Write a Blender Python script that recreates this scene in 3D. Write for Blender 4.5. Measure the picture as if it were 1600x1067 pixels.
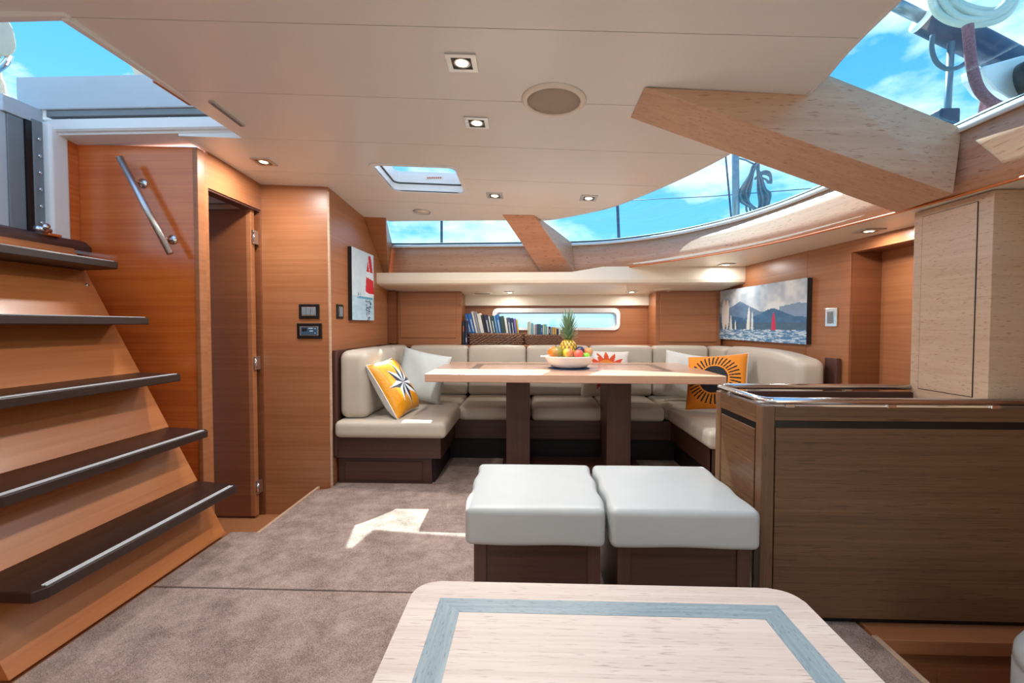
import bpy, bmesh, math, random
from mathutils import Vector, Matrix
random.seed(7)
for o in list(bpy.data.objects): bpy.data.objects.remove(o)
scn = bpy.context.scene
COL = scn.collection
PI = math.pi

# ------------------------------------------------------------------ camera
FPX, CAMZ = 750.0, 1.1
PSI, TH = math.atan(30/FPX), math.atan(24.5/FPX)
cam_d = bpy.data.cameras.new('camera')
cam_d.sensor_width = 36.0; cam_d.lens = FPX/1600*36.0
cam_d.clip_start = 0.02; cam_d.clip_end = 500
cam = bpy.data.objects.new('camera', cam_d); COL.objects.link(cam)
cam.location = (0, 0, CAMZ); cam.rotation_euler = (PI/2 - TH, 0, PSI)
scn.camera = cam

# ------------------------------------------------------------------ colour, sky, sun, exposure
def lin(c):
    c = c/255.0
    return c/12.92 if c <= 0.04045 else ((c+0.055)/1.055)**2.4
def rgb(r, g, b): return (lin(r), lin(g), lin(b), 1.0)

scn.view_settings.view_transform = 'Standard'
scn.view_settings.look = 'None'
scn.view_settings.gamma = 1.0
scn.view_settings.use_curve_mapping = False
scn.view_settings.exposure = 0.84

def build_world():
    w = bpy.data.worlds.new('sky'); scn.world = w; w.use_nodes = True
    nt = w.node_tree; N = nt.nodes; L = nt.links
    for n in list(N): N.remove(n)
    out = N.new('ShaderNodeOutputWorld'); bg = N.new('ShaderNodeBackground')
    tc = N.new('ShaderNodeTexCoord'); sep = N.new('ShaderNodeSeparateXYZ')
    L.new(tc.outputs['Generated'], sep.inputs[0])
    grad = N.new('ShaderNodeValToRGB')
    e = grad.color_ramp.elements
    e[0].position = 0.0; e[0].color = rgb(60, 120, 160)
    e[1].position = 1.0; e[1].color = rgb(32, 112, 190)
    for p, c in ((0.495, rgb(120, 170, 195)), (0.505, rgb(150, 196, 218)), (0.60, rgb(104, 172, 214)), (0.75, rgb(60, 144, 206))):
        k = e.new(p); k.color = c
    mr = N.new('ShaderNodeMapRange'); mr.inputs[1].default_value = -1; mr.inputs[2].default_value = 1
    L.new(sep.outputs['Z'], mr.inputs[0]); L.new(mr.outputs[0], grad.inputs[0])
    mp = N.new('ShaderNodeMapping'); mp.inputs['Scale'].default_value = (2.2, 2.2, 5.0); mp.inputs['Location'].default_value = (2.35, 0.4, 1.1)
    L.new(tc.outputs['Generated'], mp.inputs[0])
    nz = N.new('ShaderNodeTexNoise'); nz.inputs['Scale'].default_value = 1.9; nz.inputs['Detail'].default_value = 9; nz.inputs['Roughness'].default_value = 0.58
    L.new(mp.outputs[0], nz.inputs['Vector'])
    cr = N.new('ShaderNodeValToRGB'); cr.color_ramp.elements[0].position = 0.46; cr.color_ramp.elements[1].position = 0.62
    L.new(nz.outputs['Fac'], cr.inputs[0])
    # clouds only above the horizon
    up = N.new('ShaderNodeMapRange'); up.inputs[1].default_value = 0.0; up.inputs[2].default_value = 0.12
    L.new(sep.outputs['Z'], up.inputs[0])
    mul = N.new('ShaderNodeMath'); mul.operation = 'MULTIPLY'
    L.new(cr.outputs[0], mul.inputs[0]); L.new(up.outputs[0], mul.inputs[1])
    mix = N.new('ShaderNodeMix'); mix.data_type = 'RGBA'
    L.new(mul.outputs[0], mix.inputs[0]); L.new(grad.outputs[0], mix.inputs[6]); mix.inputs[7].default_value = (0.74, 0.77, 0.79, 1)
    L.new(mix.outputs[2], bg.inputs['Color']); bg.inputs['Strength'].default_value = 1.25
    L.new(bg.outputs[0], out.inputs['Surface'])
build_world()

sun_d = bpy.data.lights.new('sun', 'SUN'); sun_d.energy = 8.5; sun_d.angle = 0.009; sun_d.color = (1.0, 0.95, 0.86)
sun = bpy.data.objects.new('sun', sun_d); COL.objects.link(sun)
sun.rotation_euler = Vector((0.145, -0.85, -1.0)).to_track_quat('-Z', 'Y').to_euler()
sun.location = (-1, 6, 8)
LAMP_W = 6.0          # watts of every recessed downlight

# ------------------------------------------------------------------ materials
MATS = {}
def base_mat(name):
    m = bpy.data.materials.new(name); m.use_nodes = True
    nt = m.node_tree; b = nt.nodes['Principled BSDF']
    MATS[name] = m
    return m, nt, b
def plain(name, col, rough=0.5, metal=0.0, spec=0.5, coat=0.0, noise=0.04, nscale=12.0, bump=0.0, bscale=200.0):
    m, nt, b = base_mat(name)
    b.inputs['Roughness'].default_value = rough; b.inputs['Metallic'].default_value = metal
    b.inputs['Specular IOR Level'].default_value = spec; b.inputs['Coat Weight'].default_value = coat
    N, L = nt.nodes, nt.links
    tc = N.new('ShaderNodeTexCoord')
    nz = N.new('ShaderNodeTexNoise'); nz.inputs['Scale'].default_value = nscale; nz.inputs['Detail'].default_value = 4
    L.new(tc.outputs['Object'], nz.inputs['Vector'])
    cr = N.new('ShaderNodeValToRGB')
    cr.color_ramp.elements[0].position = 0.3; cr.color_ramp.elements[1].position = 0.7
    cr.color_ramp.elements[0].color = tuple(c*(1-noise) for c in col[:3])+(1,)
    cr.color_ramp.elements[1].color = tuple(min(1, c*(1+noise)) for c in col[:3])+(1,)
    L.new(nz.outputs['Fac'], cr.inputs[0]); L.new(cr.outputs[0], b.inputs['Base Color'])
    if bump:
        n2 = N.new('ShaderNodeTexNoise'); n2.inputs['Scale'].default_value = bscale; n2.inputs['Detail'].default_value = 3
        L.new(tc.outputs['Object'], n2.inputs['Vector'])
        bp = N.new('ShaderNodeBump'); bp.inputs['Strength'].default_value = bump; bp.inputs['Distance'].default_value = 0.01
        L.new(n2.outputs['Fac'], bp.inputs['Height']); L.new(bp.outputs[0], b.inputs['Normal'])
    return m
def wood(name, c1, c2, scale=(1.2, 1.2, 55), rough=0.4, coat=0.0, bump=0.12, pores=None, lo=0.3, hi=0.7, wide=0.35):
    """streaky veneer: noise stretched along the grain, plus a broad tonal drift"""
    m, nt, b = base_mat(name)
    b.inputs['Roughness'].default_value = rough; b.inputs['Coat Weight'].default_value = coat; b.inputs['Coat Roughness'].default_value = 0.15
    N, L = nt.nodes, nt.links
    tc = N.new('ShaderNodeTexCoord')
    mp = N.new('ShaderNodeMapping'); mp.inputs['Scale'].default_value = scale
    L.new(tc.outputs['Object'], mp.inputs[0])
    nz = N.new('ShaderNodeTexNoise'); nz.inputs['Scale'].default_value = 1.0; nz.inputs['Detail'].default_value = 7; nz.inputs['Roughness'].default_value = 0.65
    nz.inputs['Distortion'].default_value = 0.25
    L.new(mp.outputs[0], nz.inputs['Vector'])
    mp2 = N.new('ShaderNodeMapping'); mp2.inputs['Scale'].default_value = tuple(s*0.09 for s in scale)
    L.new(tc.outputs['Object'], mp2.inputs[0])
    n2 = N.new('ShaderNodeTexNoise'); n2.inputs['Scale'].default_value = 1.0; n2.inputs['Detail'].default_value = 2
    L.new(mp2.outputs[0], n2.inputs['Vector'])
    mx = N.new('ShaderNodeMix'); mx.data_type = 'FLOAT'; mx.inputs[0].default_value = wide
    L.new(nz.outputs['Fac'], mx.inputs[2]); L.new(n2.outputs['Fac'], mx.inputs[3])
    cr = N.new('ShaderNodeValToRGB')
    cr.color_ramp.elements[0].position = lo; cr.color_ramp.elements[0].color = c1
    cr.color_ramp.elements[1].position = hi; cr.color_ramp.elements[1].color = c2
    L.new(mx.outputs[0], cr.inputs[0])
    col = cr.outputs[0]
    if pores:
        mp3 = N.new('ShaderNodeMapping'); mp3.inputs['Scale'].default_value = tuple(q*4 if q > 10 else q*13 for q in scale)
        L.new(tc.outputs['Object'], mp3.inputs[0])
        n3 = N.new('ShaderNodeTexNoise'); n3.inputs['Scale'].default_value = 1.0; n3.inputs['Detail'].default_value = 3
        L.new(mp3.outputs[0], n3.inputs['Vector'])
        c3 = N.new('ShaderNodeValToRGB'); c3.color_ramp.elements[0].position = 0.30; c3.color_ramp.elements[0].color = (1, 1, 1, 1)
        c3.color_ramp.elements[1].position = 0.40; c3.color_ramp.elements[1].color = (0, 0, 0, 1)
        L.new(n3.outputs['Fac'], c3.inputs[0])
        m2 = N.new('ShaderNodeMix'); m2.data_type = 'RGBA'
        L.new(c3.outputs[0], m2.inputs[0]); L.new(col, m2.inputs[6]); m2.inputs[7].default_value = pores
        col = m2.outputs[2]
    L.new(col, b.inputs['Base Color'])
    if bump:
        bp = N.new('ShaderNodeBump'); bp.inputs['Strength'].default_value = bump; bp.inputs['Distance'].default_value = 0.004
        L.new(nz.outputs['Fac'], bp.inputs['Height']); L.new(bp.outputs[0], b.inputs['Normal'])
    return m
def emit(name, col, strength):
    m, nt, b = base_mat(name)
    b.inputs['Base Color'].default_value = col; b.inputs['Emission Color'].default_value = col; b.inputs['Emission Strength'].default_value = strength
    return m
def glass(name, tint, gloss=0.05):
    m = bpy.data.materials.new(name); m.use_nodes = True; MATS[name] = m
    nt = m.node_tree; N, L = nt.nodes, nt.links
    for n in list(N): N.remove(n)
    out = N.new('ShaderNodeOutputMaterial'); tr = N.new('ShaderNodeBsdfTransparent'); gl = N.new('ShaderNodeBsdfGlossy'); mx = N.new('ShaderNodeMixShader')
    tr.inputs[0].default_value = tint; gl.inputs['Roughness'].default_value = 0.02; gl.inputs[0].default_value = (1, 1, 1, 1)
    mx.inputs[0].default_value = gloss
    L.new(tr.outputs[0], mx.inputs[1]); L.new(gl.outputs[0], mx.inputs[2]); L.new(mx.outputs[0], out.inputs['Surface'])
    return m
def attr_mat(name, rough=0.6, coat=0.0, bump=0.0):
    """flat print: colour comes from the 'print' attribute"""
    m, nt, b = base_mat(name)
    b.inputs['Roughness'].default_value = rough; b.inputs['Coat Weight'].default_value = coat
    a = nt.nodes.new('ShaderNodeAttribute'); a.attribute_name = 'print'
    nt.links.new(a.outputs['Color'], b.inputs['Base Color'])
    if bump:
        tc = nt.nodes.new('ShaderNodeTexCoord'); n2 = nt.nodes.new('ShaderNodeTexNoise'); n2.inputs['Scale'].default_value = 60
        nt.links.new(tc.outputs['Object'], n2.inputs['Vector'])
        bp = nt.nodes.new('ShaderNodeBump'); bp.inputs['Strength'].default_value = bump; bp.inputs['Distance'].default_value = 0.01
        nt.links.new(n2.outputs['Fac'], bp.inputs['Height']); nt.links.new(bp.outputs[0], b.inputs['Normal'])
    return m

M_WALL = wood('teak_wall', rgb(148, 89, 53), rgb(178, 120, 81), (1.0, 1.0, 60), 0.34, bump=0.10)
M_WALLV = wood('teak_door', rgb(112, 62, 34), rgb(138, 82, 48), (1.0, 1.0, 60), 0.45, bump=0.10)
M_OAK = wood('limed_oak', rgb(184, 150, 122), rgb(208, 178, 152), (3.0, 3.0, 60), 0.45, bump=0.15, pores=rgb(166, 130, 102))
M_OAKX = wood('limed_oak_beam', rgb(186, 140, 110), rgb(212, 172, 142), (1.2, 34, 34), 0.45, bump=0.12, pores=rgb(168, 120, 90))
M_COAM = wood('coaming_veneer', rgb(186, 128, 94), rgb(212, 162, 132), (1.6, 1.6, 45), 0.42, bump=0.12, pores=rgb(160, 104, 74))
M_CHERRY = wood('varnished_cherry', rgb(190, 82, 26), rgb(226, 124, 54), (0.9, 0.9, 70), 0.22, coat=0.5, bump=0.05)
M_STAIR = wood('stair_board', rgb(164, 92, 46), rgb(196, 126, 72), (8, 0.8, 30), 0.35, coat=0.2, bump=0.06)
M_TREAD = wood('dark_tread', rgb(30, 17, 15), rgb(56, 32, 26), (50, 0.9, 50), 0.42, coat=0.1, bump=0.08)
M_DARK = wood('wenge', rgb(58, 33, 27), rgb(88, 54, 44), (0.9, 0.9, 60), 0.42, bump=0.1)
M_DARKV = wood('wenge_upright', rgb(66, 40, 34), rgb(96, 62, 52), (40, 40, 0.8), 0.42, bump=0.1)
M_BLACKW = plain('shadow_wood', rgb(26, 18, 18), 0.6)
M_GAL = wood('brown_oak', rgb(88, 60, 40), rgb(124, 90, 62), (0.8, 0.8, 90), 0.4, bump=0.2, pores=rgb(70, 46, 30))
M_GALV = wood('brown_oak_upright', rgb(92, 64, 43), rgb(128, 94, 66), (60, 60, 0.8), 0.4, bump=0.2, pores=rgb(76, 50, 32))
M_TABLE = wood('pale_table', rgb(196, 148, 120), rgb(222, 182, 156), (0.8, 40, 40), 0.26, coat=0.25, bump=0.06)
M_COFFEE = wood('bleached_oak', rgb(196, 176, 164), rgb(226, 212, 202), (1.4, 70, 70), 0.5, bump=0.12, pores=rgb(166, 148, 138))
M_INLAYX = wood('grey_inlay', rgb(112, 132, 142), rgb(150, 168, 174), (4, 120, 120), 0.4, bump=0.15, pores=rgb(84, 100, 112), wide=0.1)
M_INLAYY = wood('grey_inlay_side', rgb(112, 132, 142), rgb(150, 168, 174), (120, 4, 120), 0.4, bump=0.15, pores=rgb(84, 100, 112), wide=0.1)
M_INLAYB = wood('brown_inlay', rgb(120, 98, 84), rgb(146, 122, 106), (4, 100, 100), 0.4, wide=0.1)
M_CEIL = plain('cream_headliner', rgb(234, 233, 229), 0.3, noise=0.015, nscale=3)
M_WHITE = plain('white_gelcoat', rgb(236, 238, 238), 0.28, noise=0.01)
M_CREAM = plain('cream_gelcoat', rgb(232, 222, 206), 0.32, noise=0.015)
M_GREYM = plain('grey_hatch', rgb(184, 192, 200), 0.4, metal=0.0, noise=0.02)
M_GREYD = plain('grey_track', rgb(122, 130, 136), 0.45)
M_STEEL = plain('stainless_steel', (0.78, 0.79, 0.80, 1), 0.16, metal=1.0, noise=0.02)
M_BRUSH = plain('brushed_steel', (0.62, 0.62, 0.62, 1), 0.35, metal=1.0, noise=0.05)
M_GLINT = plain('pale_steel_glint', rgb(212, 218, 222), 0.4)  # bright shine of the steel nosing strips put into a pale colour
M_BLACK = plain('black_plastic', rgb(16, 15, 16), 0.35)
M_RUBBER = plain('dark_gasket', rgb(40, 62, 70), 0.6)
M_LEATH = plain('cream_leather', rgb(196, 184, 168), 0.45, noise=0.04, nscale=5, bump=0.08, bscale=260)
M_OTTO = plain('white_vinyl', rgb(188, 193, 193), 0.42, noise=0.03, nscale=4, bump=0.10, bscale=14)
M_GLASS = glass('tinted_glass', (0.80, 0.95, 0.98, 1), 0.05)
M_GLASSC = glass('clear_glass', (0.93, 0.97, 0.98, 1), 0.06)
M_BULB = emit('warm_bulb', (1.0, 0.82, 0.52, 1), 9.0)
M_CAN = plain('beige_canvas', rgb(206, 194, 172), 0.8, bump=0.2, bscale=40)
M_ROPEW = plain('pale_rope', rgb(196, 206, 200), 0.8, bump=0.4, bscale=300)
M_ROPEB = plain('blue_grey_rope', rgb(84, 112, 132), 0.8, bump=0.4, bscale=300)
M_ROPER = plain('red_fleck_rope', rgb(140, 92, 104), 0.8, noise=0.3, nscale=120)
M_SPAR = plain('navy_spar', rgb(34, 58, 92), 0.4)
M_ALU = plain('mast_aluminium', rgb(120, 140, 156), 0.35, metal=0.6)
M_PORC = plain('white_porcelain', rgb(240, 238, 236), 0.12, coat=0.4, noise=0.01)
M_CLOTH = plain('blue_cloth', rgb(38, 66, 110), 0.8)
M_WICK = plain('brown_wicker', rgb(124, 90, 70), 0.7, noise=0.35, nscale=90)
M_PAPER = plain('paper', rgb(232, 226, 212), 0.8)
M_WHITEC = plain('white_cotton', rgb(222, 222, 216), 0.85, noise=0.03, bump=0.25, bscale=220)
M_GREYC = plain('pale_grey_weave', rgb(200, 206, 206), 0.85, noise=0.03, bump=0.3, bscale=260)
M_PRINT = attr_mat('printed_canvas', 0.55)
M_PFAB = attr_mat('printed_cotton', 0.75, bump=0.12)
M_SATIN = attr_mat('printed_satin', 0.38, bump=0.22)

def carpet_mat():
    m, nt, b = base_mat('taupe_carpet')
    b.inputs['Roughness'].default_value = 0.95; b.inputs['Specular IOR Level'].default_value = 0.1
    N, L = nt.nodes, nt.links
    tc = N.new('ShaderNodeTexCoord')
    a = N.new('ShaderNodeTexNoise'); a.inputs['Scale'].default_value = 330; a.inputs['Detail'].default_value = 2
    c = N.new('ShaderNodeTexNoise'); c.inputs['Scale'].default_value = 9; c.inputs['Detail'].default_value = 5; c.inputs['Roughness'].default_value = 0.65
    L.new(tc.outputs['Object'], a.inputs['Vector']); L.new(tc.outputs['Object'], c.inputs['Vector'])
    mx = N.new('ShaderNodeMix'); mx.data_type = 'FLOAT'; mx.inputs[0].default_value = 0.42
    L.new(a.outputs['Fac'], mx.inputs[2]); L.new(c.outputs['Fac'], mx.inputs[3])
    cr = N.new('ShaderNodeValToRGB'); cr.color_ramp.elements[0].position = 0.34; cr.color_ramp.elements[0].color = rgb(108, 89, 81)
    cr.color_ramp.elements[1].position = 0.64; cr.color_ramp.elements[1].color = rgb(192, 170, 160)
    L.new(mx.outputs[0], cr.inputs[0]); L.new(cr.outputs[0], b.inputs['Base Color'])
    bp = N.new('ShaderNodeBump'); bp.inputs['Strength'].default_value = 0.6; bp.inputs['Distance'].default_value = 0.008
    L.new(mx.outputs[0], bp.inputs['Height']); L.new(bp.outputs[0], b.inputs['Normal'])
    return m
M_CARPET = carpet_mat()

# ------------------------------------------------------------------ helpers
def wloc(o):
    v = Vector((0, 0, 0))
    while o: v += o.location; o = o.parent
    return v
def link(name, me, mat, parent=None, smooth=False):
    for m in (mat if isinstance(mat, (list, tuple)) else [mat]): me.materials.append(m)
    if smooth:
        for p in me.polygons: p.use_smooth = True
    o = bpy.data.objects.new(name, me); COL.objects.link(o)
    if parent: o.parent = parent
    return o
def mesh(name, V, F, mat, parent=None, smooth=False, local=False):
    me = bpy.data.meshes.new(name)
    off = Vector((0, 0, 0)) if local else wloc(parent)
    me.from_pydata([tuple(Vector(v)-off) for v in V], [], F); me.validate(); me.update()
    bm = bmesh.new(); bm.from_mesh(me); bmesh.ops.recalc_face_normals(bm, faces=bm.faces); bm.to_mesh(me); bm.free()
    return link(name, me, mat, parent, smooth)
def frombm(name, bm, mat, parent=None, smooth=False, local=False):
    off = Vector((0, 0, 0)) if local else wloc(parent)
    if off.length: bmesh.ops.translate(bm, vec=-off, verts=bm.verts)
    bmesh.ops.recalc_face_normals(bm, faces=bm.faces)
    me = bpy.data.meshes.new(name); bm.to_mesh(me); bm.free()
    return link(name, me, mat, parent, smooth)
def add_box(bm, x0, x1, y0, y1, z0, z1, bev=0.0, seg=2, rot=None):
    r = bmesh.ops.create_cube(bm, size=1.0); vs = r['verts']
    bmesh.ops.scale(bm, vec=(abs(x1-x0), abs(y1-y0), abs(z1-z0)), verts=vs)
    if bev:
        es = list({e for v in vs for e in v.link_edges})
        rr = bmesh.ops.bevel(bm, geom=es, offset=bev, segments=seg, profile=0.5, affect='EDGES')
        vs = list({v for f in rr['faces'] for v in f.verts} | {v for v in vs if v.is_valid})
    if rot is not None: bmesh.ops.rotate(bm, cent=(0, 0, 0), matrix=rot, verts=vs)
    bmesh.ops.translate(bm, vec=((x0+x1)/2, (y0+y1)/2, (z0+z1)/2), verts=vs)
    return vs
def box(name, x0, x1, y0, y1, z0, z1, mat, parent=None, bev=0.0, seg=2, rot=None, smooth=False, local=False):
    bm = bmesh.new(); add_box(bm, x0, x1, y0, y1, z0, z1, bev, seg, rot)
    return frombm(name, bm, mat, parent, smooth, local)
def prism(name, poly, axis, a, b, mat, parent=None, bev=0.0, smooth=False, local=False):
    """extrude a 2-D polygon along an axis (0 x, 1 y, 2 z); poly is in the two other axes in order"""
    def P(u, v, w):
        return [(w, u, v), (u, w, v), (u, v, w)][axis]
    n = len(poly); bm = bmesh.new()
    A = [bm.verts.new(P(u, v, a)) for u, v in poly]; B = [bm.verts.new(P(u, v, b)) for u, v in poly]
    bm.faces.new(A); bm.faces.new(B[::-1])
    for i in range(n): bm.faces.new((A[i], B[i], B[(i+1) % n], A[(i+1) % n]))
    if bev: bmesh.ops.bevel(bm, geom=list(bm.edges), offset=bev, segments=2, profile=0.5, affect='EDGES')
    return frombm(name, bm, mat, parent, smooth, local)
def hexa(name, P8, mat, parent=None, bev=0.0):
    """P8: four lower points then the four upper points above them"""
    bm = bmesh.new(); v = [bm.verts.new(p) for p in P8]
    for f in ((3, 2, 1, 0), (4, 5, 6, 7), (0, 1, 5, 4), (1, 2, 6, 5), (2, 3, 7, 6), (3, 0, 4, 7)): bm.faces.new([v[i] for i in f])
    if bev: bmesh.ops.bevel(bm, geom=list(bm.edges), offset=bev, segments=2, profile=0.5, affect='EDGES')
    return frombm(name, bm, mat, parent)
def add_tube(bm, pts, r, seg=10, closed=False, cap=True):
    pts = [Vector(p) for p in pts]; n = len(pts); rings = []
    up = Vector((0, 0, 1)); prev = None
    for i, p in enumerate(pts):
        if closed: t = pts[(i+1) % n]-pts[i-1]
        else: t = pts[min(i+1, n-1)]-pts[max(i-1, 0)]
        t.normalize()
        if prev is None:
            a = t.cross(up)
            if a.length < 1e-3: a = t.cross(Vector((1, 0, 0)))
        else: a = prev-t*prev.dot(t)
        a.normalize(); prev = a; b = t.cross(a)
        rr = r[i] if isinstance(r, (list, tuple)) else r
        rings.append([bm.verts.new(p+a*rr*math.cos(2*PI*k/seg)+b*rr*math.sin(2*PI*k/seg)) for k in range(seg)])
    for i in range(n if closed else n-1):
        A, B = rings[i], rings[(i+1) % n]
        for k in range(seg): bm.faces.new((A[k], A[(k+1) % seg], B[(k+1) % seg], B[k]))
    if cap and not closed: bm.faces.new(rings[0][::-1]); bm.faces.new(rings[-1])
def tube(name, pts, r, mat, parent=None, seg=10, closed=False, smooth=True):
    bm = bmesh.new(); add_tube(bm, pts, r, seg, closed)
    return frombm(name, bm, mat, parent, smooth)
def lathe(name, prof, c, mat, parent=None, seg=40, sx=1.0, sy=1.0, smooth=True, local=False):
    V, F = [], []
    for r, z in prof:
        for k in range(seg):
            a = 2*PI*k/seg; V.append((c[0]+r*sx*math.cos(a), c[1]+r*sy*math.sin(a), c[2]+z))
    for i in range(len(prof)-1):
        for k in range(seg): F.append((i*seg+k, i*seg+(k+1) % seg, (i+1)*seg+(k+1) % seg, (i+1)*seg+k))
    F.append(tuple(range(seg))); F.append(tuple((len(prof)-1)*seg+k for k in range(seg)))
    return mesh(name, V, F, mat, parent, smooth, local)
def spl(pts, n=8, closed=False):
    """Catmull-Rom through points"""
    P = [Vector(p) for p in pts]; out = []; m = len(P)
    for i in range(m if closed else m-1):
        p0 = P[(i-1) % m] if (closed or i > 0) else P[0]*2-P[1]
        p1, p2 = P[i], P[(i+1) % m]
        p3 = P[(i+2) % m] if (closed or i+2 < m) else P[-1]*2-P[-2]
        for k in range(n):
            t = k/n
            out.append(0.5*((2*p1)+(p2-p0)*t+(2*p0-5*p1+4*p2-p3)*t*t+(3*p1-p0-3*p2+p3)*t**3))
    if not closed: out.append(P[-1])
    return out
def rbox(name, x0, x1, y0, y1, z0, z1, r, mat, parent=None, crown=0.0, crownaxis=2, n=7, sag=0.0, warp=None):
    """upholstery block: every edge rounded by r, faces slightly crowned"""
    h = Vector(((x1-x0)/2, (y1-y0)/2, (z1-z0)/2)); c = Vector(((x0+x1)/2, (y0+y1)/2, (z0+z1)/2))
    r = min(r, min(h)*0.95)
    def axis(hh):
        e = [0, .2, .45, .7, 1.0]
        lo = [-hh+r*t for t in e]; mid = [-(hh-r)+2*(hh-r)*k/n for k in range(1, n)]
        return lo+mid+[-t for t in lo[::-1]]
    A = [axis(h[i]) for i in range(3)]
    bm = bmesh.new(); cache = {}
    def vert(p):
        key = tuple(round(q, 5) for q in p)
        if key in cache: return cache[key]
        inner = Vector([max(-(h[i]-r), min(h[i]-r, p[i])) for i in range(3)])
        d = Vector(p)-inner
        if d.length > 1e-9: d = d.normalized()*r
        q = inner+d
        if crown:
            u = [q[i]/h[i] for i in range(3)]; a, b = [i for i in range(3) if i != crownaxis]
            w = max(0, 1-u[a]**2)*max(0, 1-u[b]**2)
            if u[crownaxis] > 0: q[crownaxis] += crown*math.sqrt(w)
            for s in (a, b):
                t = [i for i in range(3) if i != s]
                ww = max(0, 1-u[t[0]]**2)*max(0, 1-u[t[1]]**2)
                q[s] += math.copysign(crown*0.35*ww*(abs(u[s])**3), u[s])
        if warp: q = warp(q, h)
        cache[key] = bm.verts.new(q+c); return cache[key]
    for ax in range(3):
        a, b = [i for i in range(3) if i != ax]
        for s in (-1, 1):
            for i in range(len(A[a])-1):
                for j in range(len(A[b])-1):
                    q = []
                    for (ii, jj) in ((i, j), (i+1, j), (i+1, j+1), (i, j+1)):
                        p = [0, 0, 0]; p[a] = A[a][ii]; p[b] = A[b][jj]; p[ax] = s*h[ax]; q.append(vert(p))
                    if len(set(q)) == 4: bm.faces.new(q)
    return frombm(name, bm, mat, parent, True)
def tag(o, label=None, cat=None, group=None, kind=None):
    if label: o['label'] = label
    if cat: o['category'] = cat
    if group: o['group'] = group
    if kind: o['kind'] = kind
    return o
def thing(name, label, cat, loc=(0, 0, 0), group=None):
    o = bpy.data.objects.new(name, None); o.empty_display_size = 0.05; COL.objects.link(o); o.location = loc
    return tag(o, label, cat, group)
def struct(o, label=None): return tag(o, label=label, kind='structure')
def sroot(name, label=None, loc=(0, 0, 0)):
    o = bpy.data.objects.new(name, None); o.empty_display_size = 0.05; COL.objects.link(o); o.location = loc
    o['kind'] = 'structure'
    if label: o['label'] = label
    return o
def paint(o, fn_per_face):
    """write a per-face colour into the 'print' attribute"""
    me = o.data; at = me.color_attributes.new('print', 'FLOAT_COLOR', 'CORNER')
    for p in me.polygons:
        c = fn_per_face(p.index)
        for li in p.loop_indices: at.data[li].color = c
def lerp(a, b, t): return a+(b-a)*t
def mixc(a, b, t): return tuple(lerp(a[i], b[i], t) for i in range(3))+(1,)
def interp(tab, x):
    if x <= tab[0][0]: return tab[0][1]
    for (a, u), (b, v) in zip(tab, tab[1:]):
        if x <= b: return lerp(u, v, (x-a)/(b-a))
    return tab[-1][1]
# pixel (1600x1067) -> direction from the camera
FV = Vector((-math.sin(PSI)*math.cos(TH), math.cos(PSI)*math.cos(TH), -math.sin(TH)))
RV = Vector((math.cos(PSI), math.sin(PSI), 0)); UV = RV.cross(FV)
def ray(x, y): return FV+RV*((x-800)/FPX)+UV*((533.5-y)/FPX)
def at(x, y, X=None, Y=None, Z=None):
    d = ray(x, y); C = Vector((0, 0, CAMZ))
    if Y is not None: return C+d*(Y/d.y)
    if X is not None: return C+d*(X/d.x)
    return C+d*((Z-CAMZ)/d.z)

# ------------------------------------------------------------------ the shell: ceiling
def zc(x, y): return 2.05-0.05*x-0.0085*y*y          # underside of the headliner: falls forward and outboard
EDGE = [(-0.2, .97), (.6, .98), (1.374, .997), (1.877, 1.04), (2.2, 1.015), (2.484, .964), (2.874, .822), (3.335, .589), (3.55, .40), (3.757, .147), (3.84, -.35), (3.985, -1.2)]
def xr(y): return interp(EDGE, y)
HX0, HX1, HY0, HY1 = -0.93, -0.43, 2.755, 3.225      # opening of the ceiling hatch
ceil = sroot('ceiling', 'cream cambered headliner of wide panels', (0, 0, 2.0))
def ceil_panel(y0, y1, xl):
    bm = bmesh.new(); ys = {y0, y1}
    for k in range(1, 8): ys.add(lerp(y0, y1, k/8))
    for h in (HY0, HY1):
        if y0 < h < y1: ys.add(h)
    ys = sorted(ys); C = {}
    def v(x, y):
        k = (round(x, 4), round(y, 4))
        if k not in C: C[k] = bm.verts.new((x, y, zc(x, y)))
        return C[k]
    for a, b in zip(ys, ys[1:]):
        mid = (a+b)/2
        if HY0 < mid < HY1: segs = [((xl, xl), (HX0, HX0)), ((HX1, HX1), (xr(a), xr(b)))]
        else:
            if b > HY0-0.5 and a < HY1+0.5: 
                segs = [((xl, xl), (HX0, HX0)), ((HX0, HX0), (HX1, HX1)), ((HX1, HX1), (xr(a), xr(b)))] if xr(b) > HX1 and xr(a) > HX1 else [((xl, xl), (xr(a), xr(b)))]
            else: segs = [((xl, xl), (xr(a), xr(b)))]
        for (l0, l1), (r0, r1) in segs:
            q = [v(l0, a), v(r0, a), v(r1, b), v(l1, b)]
            q2 = []
            for t in q:
                if t not in q2: q2.append(t)
            if len(q2) > 2: bm.faces.new(q2)
    r = bmesh.ops.extrude_face_region(bm, geom=list(bm.faces))
    bmesh.ops.translate(bm, vec=(0, 0, 0.03), verts=[g for g in r['geom'] if isinstance(g, bmesh.types.BMVert)])
    return frombm('ceiling_panel', bm, M_CEIL, ceil)
G = 0.0022
SEAM = [-0.2, .14, .61, 1.07, 1.54, 2.0, 2.465, 2.95, 3.455, 3.985]
for a, b in zip(SEAM, SEAM[1:]):
    xl = -2.55
    if 1.5 < a < 2.4: xl = -1.50
    elif a > 2.4: xl = -1.84
    if a > 3.2: xl = -1.37
    ceil_panel(a+G, b-G, xl)
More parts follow.
